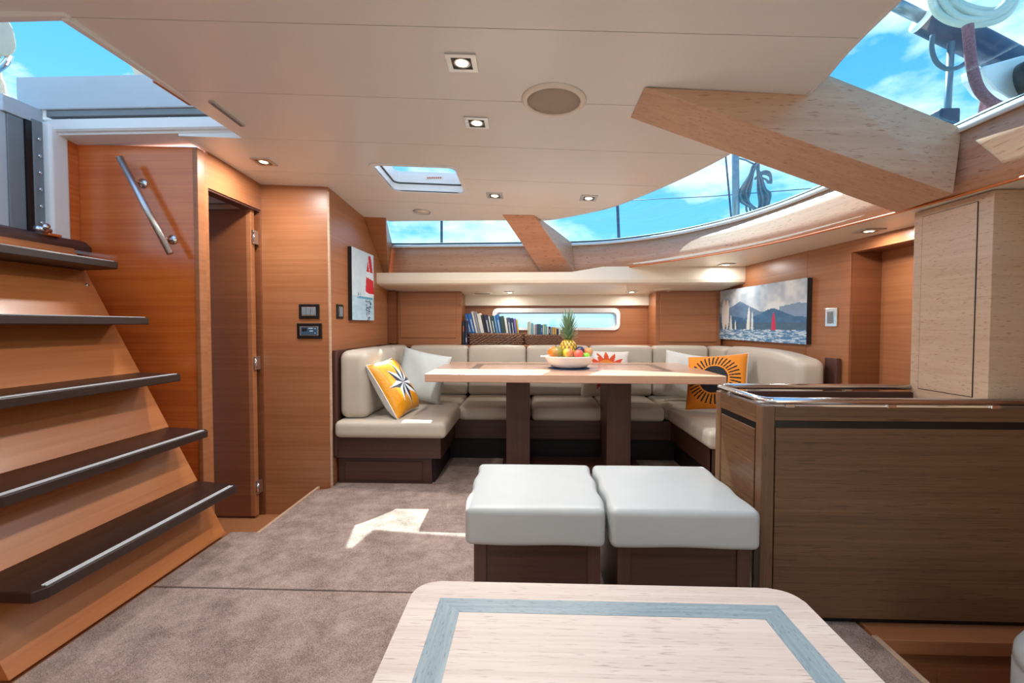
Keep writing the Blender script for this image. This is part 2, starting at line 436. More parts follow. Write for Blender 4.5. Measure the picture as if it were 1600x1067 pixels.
# dark backing that shows in the joints (top side of the deckhead)
bk = []
for a, b in zip(SEAM[1:-1], SEAM[1:-1]):
    xl = -1.50 if 1.5 < a < 2.47 else (-1.84 if a < 3.2 else -1.37)
    xl = -2.55 if a < 1.5 else xl
    hexa('joint_backing', [(xl, a-.012, zc(xl, a)+.031), (xr(a), a-.012, zc(xr(a), a)+.031), (xr(a), a+.012, zc(xr(a), a)+.031), (xl, a+.012, zc(xl, a)+.031),
                           (xl, a-.012, zc(xl, a)+.04), (xr(a), a-.012, zc(xr(a), a)+.04), (xr(a), a+.012, zc(xr(a), a)+.04), (xl, a+.012, zc(xl, a)+.04)], M_BLACK, ceil) if not (HY0 < a < HY1) else [
        hexa('joint_backing', [(u, a-.012, zc(u, a)+.031), (w, a-.012, zc(w, a)+.031), (w, a+.012, zc(w, a)+.031), (u, a+.012, zc(u, a)+.031),
                               (u, a-.012, zc(u, a)+.04), (w, a-.012, zc(w, a)+.04), (w, a+.012, zc(w, a)+.04), (u, a+.012, zc(u, a)+.04)], M_BLACK, ceil) for u, w in ((xl, HX0), (HX1, xr(a)))]

# ------------------------------------------------------------------ the shell: coachroof windows
# (ceiling edge) -> (sill, z 1.87) -> (coaming bottom)
PAIR = [((.97, -.2), (1.68, -.2, 1.86), (1.66, -.2, 1.6)), ((.997, 1.374), (1.675, 1.4, 1.86), (1.66, 1.4, 1.6)), ((1.035, 1.82), (1.665, 1.82, 1.86), (1.652, 1.82, 1.6)),
        ((1.015, 2.2), (1.655, 2.25, 1.86), (1.615, 2.216, 1.6)), ((.964, 2.484), (1.622, 2.74, 1.857), (1.53, 2.82, 1.605)), ((.822, 2.874), (1.55, 3.18, 1.852), (1.42, 3.24, 1.608)),
        ((.589, 3.335), (1.40, 3.59, 1.847), (1.262, 3.583, 1.61)), ((.40, 3.55), (1.127, 4.01, 1.845), (.921, 4.13, 1.61)), ((.147, 3.757), (.738, 4.327, 1.845), (.62, 4.36, 1.60)),
        ((0, 3.785), (.351, 4.446, 1.845), (.36, 4.45, 1.57)), ((-.35, 3.84), (-.09, 4.463, 1.845), (-.1, 4.46, 1.57)), ((-1.2, 3.985), (-1.31, 4.487, 1.845), (-1.337, 4.47, 1.57))]
E3 = spl([(a[0], a[1], zc(*a)+0.085) for a, b, c in PAIR], 6)
S3 = spl([(b[0], b[1], b[2]+.025) for a, b, c in PAIR], 6)
B3 = spl([c for a, b, c in PAIR], 6)
NPT = len(E3)
def ribbon(name, A, B, mat, parent=None, thick=0.0, smooth=True, rows=1):
    """surface between two curves, thickened along its normal"""
    V, F = [], []; n = len(A)
    for i in range(n):
        for r in range(rows+1): V.append(Vector(A[i]).lerp(Vector(B[i]), r/rows))
    w = rows+1
    for i in range(n-1):
        for r in range(rows): F.append((i*w+r, (i+1)*w+r, (i+1)*w+r+1, i*w+r+1))
    o = mesh(name, V, F, mat, parent, smooth)
    if thick:
        md = o.modifiers.new('thickness', 'SOLIDIFY'); md.thickness = thick; md.offset = 0
    return o
i_beam = 2*6; i_mid = 9*6+3; i_end = NPT-1
def seg(C, a, b): return C[a:b+1]
w1 = ribbon('window_1', seg(E3, 0, i_beam+2), seg(S3, 0, i_beam+2), M_GLASS, thick=0.008)
w2 = ribbon('window_2', seg(E3, i_beam+2, i_mid), seg(S3, i_beam+2, i_mid), M_GLASS, thick=0.008)
w3 = ribbon('window_3', seg(E3, i_mid, i_end), seg(S3, i_mid, i_end), M_GLASS, thick=0.008)
struct(w1, 'raked tinted coachroof window at upper right above the galley')
struct(w2, 'curved tinted coachroof window sweeping round the forward corner')
struct(w3, 'narrow tinted coachroof window at the left of the central rib')
def lift(C, dz, inw=0.0):
    out = []
    for i, p in enumerate(C):
        t = (Vector(C[min(i+1, len(C)-1)])-Vector(C[max(i-1, 0)])); t.z = 0; t.normalize()
        nrm = Vector((-t.y, t.x, 0))           # towards the cabin
        out.append(Vector(p)+nrm*inw+Vector((0, 0, dz)))
    return out
S_lo = [Vector((p.x, p.y, p.z-0.037)) for p in S3]
coam = ribbon('trim_1', S_lo, B3, M_COAM, thick=0.012, rows=3); struct(coam, 'curved limed oak coaming below the coachroof windows')
S_cap_t = lift([Vector((p.x, p.y, p.z-0.013)) for p in S3], 0, 0.008); S_cap_b = lift([Vector((p.x, p.y, p.z-0.039)) for p in S3], 0, 0.010)
cap = ribbon('sill_cap', S_cap_t, S_cap_b, M_WHITE, coam, thick=0.014)
gas = ribbon('window_gasket', lift([Vector((p.x, p.y, p.z+0.003)) for p in S3], 0, 0.002), S_cap_t, M_RUBBER, coam, thick=0.01)
# upper edge gasket along the headliner
ed = ribbon('ceiling_edge', lift([Vector((p.x, p.y, p.z-0.087)) for p in E3], 0, 0.0), lift([Vector((p.x, p.y, p.z+0.01)) for p in E3], 0, -0.03), M_WHITE, ceil, thick=0.012)
ribbon('edge_gasket', lift([Vector((p.x, p.y, p.z-0.012)) for p in E3], 0, -0.022), lift([Vector((p.x, p.y, p.z+0.004)) for p in E3], 0, -0.036), M_RUBBER, ceil, thick=0.012)

# unseen brow added above the narrow aft window to trim the sun patch
ribbon('added_sun_brow', lift(seg(E3, i_mid+2, i_end), .012, 0), lift(seg(E3, i_mid+2, i_end), .012, -.30), M_WHITE, ceil, thick=0.02)
# side deck outside the coaming, carries the deck gear
dk = ribbon('floor_deck', [Vector((p.x, p.y, 1.65)) for p in lift(S3, 0, -.03)], [Vector((p.x, p.y, 1.65)) for p in lift(S3, 0, -.95)], M_WHITE, thick=0.03)
struct(dk, 'white side deck outside the coachroof windows')
# deck beams / ribs between the panes
def loft(name, A, B, mat, parent=None, bev=0.0):
    bm = bmesh.new(); a = [bm.verts.new(p) for p in A]; b = [bm.verts.new(p) for p in B]; n = len(a)
    bm.faces.new(a); bm.faces.new(b[::-1])
    for k in range(n): bm.faces.new((a[k], b[k], b[(k+1) % n], a[(k+1) % n]))
    if bev: bmesh.ops.bevel(bm, geom=list(bm.edges), offset=bev, segments=2, profile=0.5, affect='EDGES')
    return frombm(name, bm, mat, parent)
beam = loft('trim_2', [(.425, 1.853, zc(.425, 1.853)-.003), (1.588, 1.890, 1.597), (1.668, 1.955, 1.868), (1.09, 1.885, zc(1.09, 1.885)+.09), (1.035, 1.878, zc(1.035, 1.878)-.003)],
            [(.422, 2.101, zc(.422, 2.1)-.003), (1.612, 2.203, 1.597), (1.665, 2.203, 1.868), (1.09, 2.15, zc(1.09, 2.15)+.09), (1.035, 2.14, zc(1.035, 2.14)-.003)], M_OAKX, bev=0.003)
struct(beam, 'broad limed oak deck beam running from the headliner down to the coaming')
mid = hexa('trim_3', [(-.22, 3.674, zc(-.22, 3.674)-.004), (.02, 3.656, zc(.02, 3.656)-.004), (.40, 4.40, 1.572), (.105, 4.40, 1.572),
                      (-.22, 3.674, zc(-.22, 3.674)+.01), (.02, 3.656, zc(.02, 3.656)+.01), (.37, 4.44, 1.862), (.09, 4.445, 1.862)], M_COAM, bev=0.003)
struct(mid, 'slanted oak rib between the two aft coachroof windows')
lp = hexa('trim_4', [(-1.364, 3.90, zc(-1.364, 3.9)-.004), (-1.185, 3.895, zc(-1.185, 3.895)-.004), (-1.325, 4.43, 1.572), (-1.364, 4.43, 1.572),
                     (-1.364, 3.90, zc(-1.364, 3.9)+.01), (-1.185, 3.895, zc(-1.185, 3.895)+.01), (-1.30, 4.475, 1.865), (-1.364, 4.475, 1.865)], M_WALL, bev=0.003)
struct(lp, 'slanted wooden rib at the end of the narrow window beside the left wall')

# soffit under the side deck, right hand
XW = lambda y: lerp(1.93, 1.81, max(-1.0, min(1.2, (y-2.4)/2.2)))        # right wall face
B3s = [p for p in B3 if p.y < 4.30]
bm = bmesh.new(); lo_, hi_ = [], []
for p in B3s:
    x1 = XW(p.y)+0.05
    lo_.append((bm.verts.new(p), bm.verts.new((x1, p.y, p.z)))); hi_.append((bm.verts.new((p.x, p.y, p.z+.03)), bm.verts.new((x1, p.y, p.z+.03))))
for k in range(len(B3s)-1):
    bm.faces.new((lo_[k][0], lo_[k][1], lo_[k+1][1], lo_[k+1][0])); bm.faces.new((hi_[k][0], hi_[k+1][0], hi_[k+1][1], hi_[k][1]))
    for e_ in (0, 1): bm.faces.new((lo_[k][e_], lo_[k+1][e_], hi_[k+1][e_], hi_[k][e_]))
for k in (0, len(B3s)-1): bm.faces.new((lo_[k][0], lo_[k][1], hi_[k][1], hi_[k][0]))
soff = frombm('ceiling_side', bm, M_CREAM)
struct(soff, 'cream side deck soffit between the oak coaming and the right wall')
edge_strip = ribbon('edge_strip', lift(B3s, 0.004, 0.004), lift(B3s, -0.005, 0.004), M_CHERRY, soff, thick=0.008)

# dropped soffit over the settee with a rounded lip
def lip_profile(z_top):
    P = [(4.92, 1.405), (4.36, 1.452), (4.28, 1.456), (4.235, 1.462), (4.21, 1.475), (4.20, 1.50), (4.20, z_top), (4.92, z_top)]
    return P
V = []; F = []; xs = [-1.364, -.6, 0.35, .62, 1.85]; n = 8
for x in xs:
    V += [(x, y, z) for y, z in lip_profile(1.567 if x < .5 else 1.612)]
for i in range(len(xs)-1):
    for k in range(n): F.append((i*n+k, (i+1)*n+k, (i+1)*n+(k+1) % n, i*n+(k+1) % n))
F += [tuple(range(n)), tuple((len(xs)-1)*n+k for k in range(n))]
lipo = mesh('ceiling_settee', V, F, M_CREAM); struct(lipo, 'white dropped soffit with a rounded lip over the settee')
box('pelmet', -.68, 1.18, 4.86, 4.915, 1.303, 1.42, M_CREAM, lipo, bev=0.006)

# ------------------------------------------------------------------ the shell: walls
w_st = prism('wall_stair', [(-2.55, -.2), (-1.825, -.2), (-1.825, 2.073), (-2.55, 2.099)], 1, 2.58, 2.63, M_CHERRY); struct(w_st, 'glossy cherry bulkhead behind the companionway stairs')
box('corner_post', -1.845, -1.818, 2.572, 2.632, -.2, 2.072, M_WALL, w_st, bev=0.004)
# door wall (x = -1.825) with an opening from y 2.667 to 3.209, head 1.88
w_dr = sroot('wall_door', 'teak bulkhead with the cabin doorway', (-1.85, 2.9, -0.2))
box('wall_panel', -1.875, -1.825, 2.632, 2.668, -.2, 2.062, M_WALL, w_dr)
prism('wall_panel', [(2.668, 1.88), (3.215, 1.88), (3.215, zc(-1.83, 3.215)), (2.668, zc(-1.83, 2.668))], 0, -1.875, -1.825, M_WALL, w_dr)
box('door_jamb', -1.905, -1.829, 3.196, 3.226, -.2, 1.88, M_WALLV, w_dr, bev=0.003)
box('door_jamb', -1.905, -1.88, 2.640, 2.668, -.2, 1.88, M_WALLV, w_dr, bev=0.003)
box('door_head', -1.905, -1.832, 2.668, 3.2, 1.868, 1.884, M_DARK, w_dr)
w_fc = prism('wall_switch', [(-1.83, -.22), (-1.365, -.22), (-1.365, zc(-1.365, 3.2)), (-1.83, zc(-1.83, 3.2))], 1, 3.205, 3.255, M_WALL); struct(w_fc, 'teak panel wall carrying two switch plates')
box('edge_bead', -1.372, -1.357, 3.200, 3.216, -.02, 2.0, M_OAK, w_fc, bev=0.003)
w_lf = prism('wall_left', [(3.255, -.02), (4.95, -.02), (4.95, 1.6), (4.55, 1.6), (4.52, 1.9), (3.95, 1.985), (3.255, zc(-1.37, 3.255))], 0, -1.415, -1.365, M_WALL); struct(w_lf, 'teak side wall with the sailing boat picture at the left of the settee')
# cabin beyond the door
w_cb = sroot('wall_cabin', 'dim interior of the cabin beyond the open door', (-2.4, 3.3, -0.2))
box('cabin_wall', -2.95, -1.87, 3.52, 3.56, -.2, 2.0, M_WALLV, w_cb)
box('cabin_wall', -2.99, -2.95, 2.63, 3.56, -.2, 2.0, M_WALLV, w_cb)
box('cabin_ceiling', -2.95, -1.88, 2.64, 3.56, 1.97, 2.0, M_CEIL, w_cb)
box('door_track', -2.9, -1.88, 3.06, 3.10, 1.895, 1.935, M_BRUSH, w_cb)
# back wall (hull side) with the long port
WX0, WX1, WZ0, WZ1 = -.385, .885, 1.068, 1.268
w_bk = sroot('wall_back', 'teak hull lining behind the settee with the long hull window', (0.2, 4.92, .4))
box('wall_panel', -1.40, WX0, 4.915, 4.95, .4, 1.42, M_WALL, w_bk); box('wall_panel', WX1, 1.9, 4.915, 4.95, .4, 1.42, M_WALL, w_bk)
box('wall_panel', WX0, WX1, 4.915, 4.95, .4, WZ0, M_WALL, w_bk); box('wall_panel', WX0, WX1, 4.915, 4.95, WZ1, 1.42, M_WALL, w_bk)
def rrect(x0, x1, z0, z1, r, n=8):
    P = []
    for cx, cz, a0 in ((x1-r, z1-r, 0), (x0+r, z1-r, 90), (x0+r, z0+r, 180), (x1-r, z0+r, 270)):
        for k in range(n+1):
            a = math.radians(a0+90*k/n); P.append((cx+r*math.cos(a), cz+r*math.sin(a)))
    return P
def ring_y(name, outer, inner, y0, y1, mat, parent):
    n = len(outer); V = []; F = []
    for y in (y0, y1):
        for L_ in (outer, inner): V += [(x, y, z) for x, z in L_]
    for k in range(n):
        j = (k+1) % n
        F += [(k, j, n+j, n+k), (2*n+k, 3*n+k, 3*n+j, 2*n+j), (k, 2*n+k, 2*n+j, j), (n+k, n+j, 3*n+j, 3*n+k)]
    return mesh(name, V, F, mat, parent)
win = sroot('window_4', 'long hull window with rounded white frame above the settee', ((WX0+WX1)/2, 4.91, WZ0))
ring_y('window_frame', rrect(WX0-.012, WX1+.012, WZ0-.012, WZ1+.012, .06), rrect(WX0+.022, WX1-.022, WZ0+.012, WZ1-.032, .045), 4.896, 4.97, M_WHITE, win)
ring_y('window_reveal', rrect(WX0+.02, WX1-.02, WZ0+.010, WZ1-.03, .045), rrect(WX0+.03, WX1-.03, WZ0+.016, WZ1-.045, .04), 4.925, 5.02, M_GREYM, win)
box('pane', WX0+.01, WX1-.01, 4.985, 4.993, WZ0+.01, WZ1-.02, M_GLASSC, win)
# right wall, slightly angled, with the door recess
w_rt = sroot('wall_right', 'teak side wall carrying the regatta picture at the right of the settee', (1.9, 3.6, 0))
def wslab(name, y0, y1, z0, z1, x0=0.0, x1=0.05, mat=M_WALL, parent=None, ydiv=1):
    P = [(XW(y0)+x0, y0, z0), (XW(y0)+x1, y0, z0), (XW(y1)+x1, y1, z0), (XW(y1)+x0, y1, z0)]
    return hexa(name, P+[(p[0], p[1], z1) for p in P], mat, parent)
wslab('wall_panel', 3.36, 4.95, -.02, 1.618, parent=w_rt); wslab('wall_panel', 2.952, 3.357, -.02, 1.614, parent=w_rt)
wslab('wall_panel', 2.212, 2.952, 1.535, 1.61, parent=w_rt)
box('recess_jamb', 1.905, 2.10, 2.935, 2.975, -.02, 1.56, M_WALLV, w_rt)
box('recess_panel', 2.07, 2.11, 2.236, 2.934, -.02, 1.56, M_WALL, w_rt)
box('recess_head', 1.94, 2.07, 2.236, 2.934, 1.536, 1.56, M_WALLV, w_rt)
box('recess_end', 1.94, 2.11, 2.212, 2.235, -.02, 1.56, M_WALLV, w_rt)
box('wall_panel', 2.12, 2.16, -1.1, 2.24, -.45, 1.61, M_WALL, w_rt)
box('soffit_filler', 1.98, 2.14, -.3, 2.24, 1.60, 1.63, M_CREAM, w_rt)
# near side of the cabin behind the camera: low wall, coaming and the matching windows
w_nr = sroot('wall_near', 'near side wall of the cabin behind the camera', (0, -1.1, 0))
box('wall_panel', -2.55, 2.15, -1.15, -1.1, -.45, 1.60, M_CREAM, w_nr)
box('soffit_near', -2.55, 2.10, -1.1, -.85, 1.58, 1.62, M_CREAM, w_nr); box('coaming_near', -2.55, 1.68, -.86, -.83, 1.60, 1.87, M_OAK, w_nr)
w5 = mesh('window_5', [(-2.5, -.2, 2.19), (.97, -.2, 2.02), (1.67, -.84, 1.875), (-2.5, -.84, 1.875)], [(0, 1, 2, 3)], M_GLASS); struct(w5, 'coachroof windows of the near side behind the camera')
w5.modifiers.new('t', 'SOLIDIFY').thickness = 0.008
w6 = mesh('window_6', [(.97, -.2, 2.02), (1.68, -.2, 1.885), (1.67, -.84, 1.875)], [(0, 1, 2)], M_GLASS); struct(w6, 'small corner pane of the near side windows'); w6.modifiers.new('t', 'SOLIDIFY').thickness = 0.008
# aft bulkhead of the companionway: solid near the camera, opening from y 1.52 to 2.52 above the sill
w_af = sroot('wall_aft', 'aft bulkhead around the companionway opening', (-2.52, 1.0, -.2))
box('wall_panel', -2.56, -2.51, -1.1, 1.42, -.2, 2.16, M_CHERRY, w_af)
box('wall_panel', -2.56, -2.51, 1.42, 2.58, -.2, 1.50, M_CHERRY, w_af)
box('return_panel', -2.54, -2.495, 2.522, 2.578, 1.53, 2.10, M_CHERRY, w_af)
# white moulded frame of the hatch
fr = sroot('trim_5', 'white moulded frame round the companionway hatch', (-2.0, 2.5, 2.1))
prism('frame_side', [(2.44, 2.175), (2.44, 2.125), (2.448, 2.116), (2.46, 2.112), (2.465, 2.103), (2.585, 2.094), (2.62, 2.094), (2.62, 2.175)], 0, -2.56, -1.40, M_WHITE, fr)
prism('frame_side', [(-1.405, 2.080), (-1.405, 2.12), (-1.52, 2.13), (-1.52, 2.098), (-1.503, 2.098)], 1, 2.44, 2.58, M_WHITE, fr)
box('frame_side', -2.57, -2.488, 2.418, 2.524, 1.53, 2.16, M_WHITE, fr, bev=0.018, seg=4)
box('frame_side', -1.525, -1.498, 1.53, 2.47, 2.088, 2.165, M_WHITE, fr, bev=0.004)
box('hatch_latch', -1.545, -1.525, 1.93, 2.14, 2.092, 2.104, M_STAIR, fr, bev=.003)
box('frame_gasket', -1.532, -1.524, 1.55, 2.45, 2.105, 2.15, M_GREYD, fr)
box('frame_side', -2.55, -1.498, 1.515, 1.545, 2.096, 2.185, M_WHITE, fr, bev=0.004)
# companionway sill
sl = prism('trim_6', [(-2.58, 1.53), (-2.43, 1.505), (-2.43, 1.53), (-2.46, 1.56), (-2.58, 1.595)], 1, 1.42, 2.575, M_DARK, bev=0.003); struct(sl, 'dark varnished sill of the companionway')

# ------------------------------------------------------------------ the shell: floors
fl = sroot('floor', 'raised saloon floor with fitted taupe carpet', (0, 2, -.05))
prism('subfloor', [(-2.5, -1.1), (1.22, -1.1), (1.22, 1.72), (1.95, 1.72), (1.95, 4.9), (-1.365, 4.9), (-1.365, 3.2), (-1.455, 3.2), (-1.455, 2.46), (-2.5, 2.46)], 2, -.06, -.016, M_WALL, fl)
prism('carpet_panel', [(-1.60, -1.1), (1.205, -1.1), (1.205, 1.715), (1.205, 1.926), (-1.60, 1.926)], 2, -.016, 0, M_CARPET, fl, bev=0.004)
prism('carpet_panel', [(-1.60, 1.936), (1.80, 1.936), (1.80, 4.8), (-1.355, 4.8), (-1.355, 3.17), (-1.44, 3.11), (-1.44, 2.47), (-1.60, 2.47)], 2, -.016, 0, M_CARPET, fl, bev=0.004)
box('joint_strip', -1.60, 1.2, 1.926, 1.936, -.016, -.008, M_DARK, fl)
box('edge_trim', -1.461, -1.443, 2.46, 3.20, -.05, .002, M_OAK, fl, bev=0.003)
box('edge_trim', 1.207, 1.228, -1.1, 1.72, -.05, .004, M_OAK, fl, bev=0.003)
fp = box('floor_passage', -2.95, -1.44, 2.4, 3.54, -.26, -.20, M_WALL); struct(fp, 'lower wooden sole in the passage by the door')
fg = box('floor_galley', 1.2, 2.15, -1.1, 1.75, -.46, -.40, M_WALL); struct(fg, 'lower sole in front of the galley locker')
box('floor_riser', 1.17, 1.21, -1.1, 1.72, -.42, -.06, M_WALL, fl)
box('floor_riser', -1.455, -1.42, 2.46, 3.2, -.22, -.06, M_WALL, fl)

# ------------------------------------------------------------------ companionway stairs
st = thing('companionway_stairs', 'steep wooden companionway stairs with five dark treads climbing left to the hatch', 'stairs', (-1.9, 1.9, 0))
Y0s, Y1s = 1.385, 2.44
bx_ = lambda z: -1.609-0.525*z
TZ = [.285, .568, .855, 1.142, 1.425]; NOSE = [-1.505, -1.648, -1.785, -1.945, -2.10]
zprev = 0.003
for i, z in enumerate(TZ+[1.53]):
    a, b = zprev, z-0.036 if i < 5 else 1.505
    prism('riser_board', [(bx_(a), a), (bx_(b), b), (bx_(b)-.03, b), (bx_(a)-.03, a)], 1, Y0s, Y1s, M_STAIR, st, bev=0.0015)
    zprev = z
for i, z in enumerate(TZ):
    n_ = NOSE[i]; bx0 = bx_(z)-.04
    bm = bmesh.new()
    P = [(bx0, Y0s-.005), (n_-.02, Y0s-.005), (n_, Y0s+.03), (n_, Y1s-.07), (n_-.03, Y1s-.045), (bx0, Y1s+.002)]
    A = [bm.verts.new((x, y, z-.036)) for x, y in P]; B = [bm.verts.new((x, y, z)) for x, y in P]
    bm.faces.new(A[::-1]); bm.faces.new(B)
    for k in range(len(P)): bm.faces.new((A[k], A[(k+1) % len(P)], B[(k+1) % len(P)], B[k]))
    bmesh.ops.bevel(bm, geom=list(bm.edges), offset=0.004, segments=2, profile=0.5, affect='EDGES')
    t = frombm('tread', bm, M_TREAD, st)
    for dx in (.012, .024): box('nosing_strip', n_-dx-.0062, n_-dx, Y0s+.035, Y1s-.08, z-.001, z+.003, M_GLINT, t)
def bolt(p, d, parent, r=.009):
    d = Vector(d).normalized(); return tube('bolt', [Vector(p)-d*.004, Vector(p)+d*.006], r, M_STEEL, parent, 12)
for z, y in ((1.31, 2.40), (.255, 2.415), (.255, 1.42)):
    bolt((bx_(z), y, z-.0), (.9, 0, .4), st)
pl = hexa('steel_plate', [(bx_(1.19)+.002, 1.36, 1.19), (bx_(1.19)+.006, 1.36, 1.19), (bx_(1.19)+.006, 1.50, 1.19), (bx_(1.19)+.002, 1.50, 1.19),
                          (bx_(1.255)+.002, 1.36, 1.255), (bx_(1.255)+.006, 1.36, 1.255), (bx_(1.255)+.006, 1.46, 1.255), (bx_(1.255)+.002, 1.46, 1.255)], M_BRUSH, st)
bolt((bx_(1.2)+.006, 1.48, 1.2), (.9, 0, .4), pl, .005); bolt((bx_(1.245)+.006, 1.45, 1.245), (.9, 0, .4), pl, .005)
# hatch lock on the sill
lk = thing('sill_latch', 'small steel latch on the dark companionway sill', 'latch', (-2.45, 2.33, 1.57))
tube('latch_body', [(-2.455, 2.30, 1.583), (-2.455, 2.37, 1.583)], .015, M_STEEL, lk, 14); tube('latch_knob', [(-2.455, 2.335, 1.585), (-2.42, 2.325, 1.60)], [.012, .014], M_STEEL, lk, 12)
box('latch_plate', -2.475, -2.44, 2.35, 2.42, 1.558, 1.572, M_CHERRY, lk, bev=.004)

# grab rail on the cherry bulkhead
hr = thing('grab_rail', 'slanted stainless steel grab rail on the glossy cherry bulkhead', 'handrail', (-2.1, 2.575, 1.75))
ra, rb = at(187, 246, Y=2.50), at(266, 396, Y=2.50)
tube('rail', [ra, rb], .0165, M_BRUSH, hr, 18)
for tt in (.225, .83):
    p = ra.lerp(rb, tt); q = Vector((p.x+.0, 2.579, p.z))
    tube('standoff', [p, q], .0085, M_STEEL, hr, 12); tube('flange', [q-Vector((0, .006, 0)), q], .026, M_STEEL, hr, 20)

# ------------------------------------------------------------------ open cabin door
dr = thing('cabin_door', 'brown wooden cabin door standing open inside the doorway', 'door', (-2.2, 3.13, -.18))
box('door_leaf', -2.46, -1.885, 3.125, 3.165, -.185, 1.872, M_WALLV, dr, bev=.003)
box('edge_band', -1.887, -1.853, 3.123, 3.167, -.185, 1.872, M_WALL, dr, bev=.004)
for z in (1.69, .85, .01):
    h = box('hinge', -1.851, -1.838, 3.128, 3.19, z-.045, z+.045, M_BRUSH, dr, bev=.002); tube('hinge_pin', [(-1.842, 3.135, z-.03), (-1.842, 3.135, z+.03)], .009, M_STEEL, h, 10)

# ------------------------------------------------------------------ wall switches
def plate_y(name, label, x0, x1, z0, z1, y, parts, group=None):
    t = thing(name, label, 'switch', ((x0+x1)/2, y, z0), group)
    box('face_plate', x0, x1, y-.010, y, z0, z1, M_BLACK, t, bev=.003); return t
t = plate_y('light_switch', 'black four rocker switch plate, the upper one beside the doorway', at(467, 475, Y=3.2).x, at(499, 498, Y=3.2).x, 1.148, 1.247, 3.205, None)
xa, xb = at(472, 480, Y=3.2).x, at(494, 480, Y=3.2).x
box('inner_frame', xa, xb, 3.193, 3.196, 1.168, 1.228, M_BRUSH, t)
for k in range(3): box('rocker', lerp(xa, xb, (k+.06)/3), lerp(xa, xb, (k+.94)/3), 3.188, 3.194, 1.174, 1.222, M_GREYD, t, bev=.002)
t = plate_y('control_panel', 'black bordered control panel with small blue display, below the rocker switches', at(464, 505, Y=3.2).x, at(503, 529, Y=3.2).x, 1.013, 1.117, 3.205, None)
xa, xb = at(469, 510, Y=3.2).x, at(498, 510, Y=3.2).x
M_BLUEP = plain('blue_panel', rgb(52, 82, 108), 0.3); M_LCD = plain('lcd', rgb(24, 28, 28), 0.2); M_MARK = plain('pale_marking', rgb(190, 205, 215), 0.5)
box('inner_frame', xa, xb, 3.193, 3.196, 1.034, 1.096, M_BRUSH, t); f_ = box('display_face', xa+.01, xb-.008, 3.190, 3.194, 1.038, 1.092, M_BLUEP, t)
box('lcd_window', xa+.018, xa+.05, 3.188, 3.191, 1.064, 1.084, M_LCD, f_)
for xx, zz, ww in ((.062, 1.080, .03), (.070, 1.062, .022), (.104, 1.078, .006), (.104, 1.048, .006)): box('button_mark', xa+xx, xa+xx+ww, 3.1885, 3.191, zz, zz+.006, M_MARK, f_)
def plate_x(name, label, X, y0, y1, z0, z1, s, mat_in):
    t = thing(name, label, 'switch', (X, (y0+y1)/2, z0))
    box('face_plate', min(X, X+s*.010), max(X, X+s*.010), y0, y1, z0, z1, M_BLACK if s > 0 else M_STEEL, t, bev=.003)
    dy = (y1-y0)*.27; dz = (z1-z0)*.2
    box('inner_frame', min(X, X+s*.013), max(X, X+s*.013), y0+dy*.85, y1-dy*.85, z0+dz*.8, z1-dz*.8, M_BRUSH, t)
    box('rocker', min(X, X+s*.017), max(X, X+s*.017), y0+dy, y1-dy, z0+dz, z1-dz, mat_in, t, bev=.002); return t
plate_x('light_switch', 'narrow black single rocker switch beside the red sail picture', -1.365, 3.315, 3.425, 1.15, 1.252, 1, M_GREYD)
p = plate_x('light_switch', 'square chrome light switch beside the regatta picture', XW(3.08), 3.045, 3.160, 1.095, 1.212, -1, M_GREYD)

# ------------------------------------------------------------------ pictures
def hashn(i, j): return (math.sin(i*127.1+j*311.7)*43758.5453) % 1.0
def vnoise(x, y):
    i, j = math.floor(x), math.floor(y); fx, fy = x-i, y-j
    fx = fx*fx*(3-2*fx); fy = fy*fy*(3-2*fy)
    return lerp(lerp(hashn(i, j), hashn(i+1, j), fx), lerp(hashn(i, j+1), hashn(i+1, j+1), fx), fy)
def fbm(x, y): return (vnoise(x, y)*.5+vnoise(2*x+5, 2*y)*.28+vnoise(4*x, 4*y+9)*.22)
def canvas(name, label, P00, P10, P01, nrm, nu, nv, fn, depth=.03):
    """stretched canvas: P00 bottom-left, P10 bottom-right, P01 top-left as seen from the room"""
    P00, P10, P01 = Vector(P00), Vector(P10), Vector(P01); nrm = Vector(nrm).normalized()
    t = thing(name, label, 'picture', P00.lerp(P10, .5))
    V = [P00+(P10-P00)*(i/nu)+(P01-P00)*(j/nv)+nrm*(depth+.001) for j in range(nv+1) for i in range(nu+1)]
    F = [(j*(nu+1)+i, j*(nu+1)+i+1, (j+1)*(nu+1)+i+1, (j+1)*(nu+1)+i) for j in range(nv) for i in range(nu)]
    o = mesh('canvas_print', V, F, M_PRINT, t)
    paint(o, lambda k: fn((k % nu+.5)/nu, (k//nu+.5)/nv))
    P11 = P10+P01-P00; Q = [P00, P10, P11, P01]
    V = [q+nrm*.001 for q in Q]+[q+nrm*depth for q in Q]
    mesh('stretcher', V, [(0, 1, 2, 3), (7, 6, 5, 4), (0, 1, 5, 4), (1, 2, 6, 5), (2, 3, 7, 6), (3, 0, 4, 7)], M_BLACKW, t)
    return t
def sail(u, v, cx, base, h, w, lean=0.0, bulge=.5):
    t = (v-base)/h
    if t < 0 or t > 1: return False
    c = cx+lean*t; half = w*(1-t)**bulge*(.55+.45*min(1, t*6+.4))
    return abs(u-c) < half
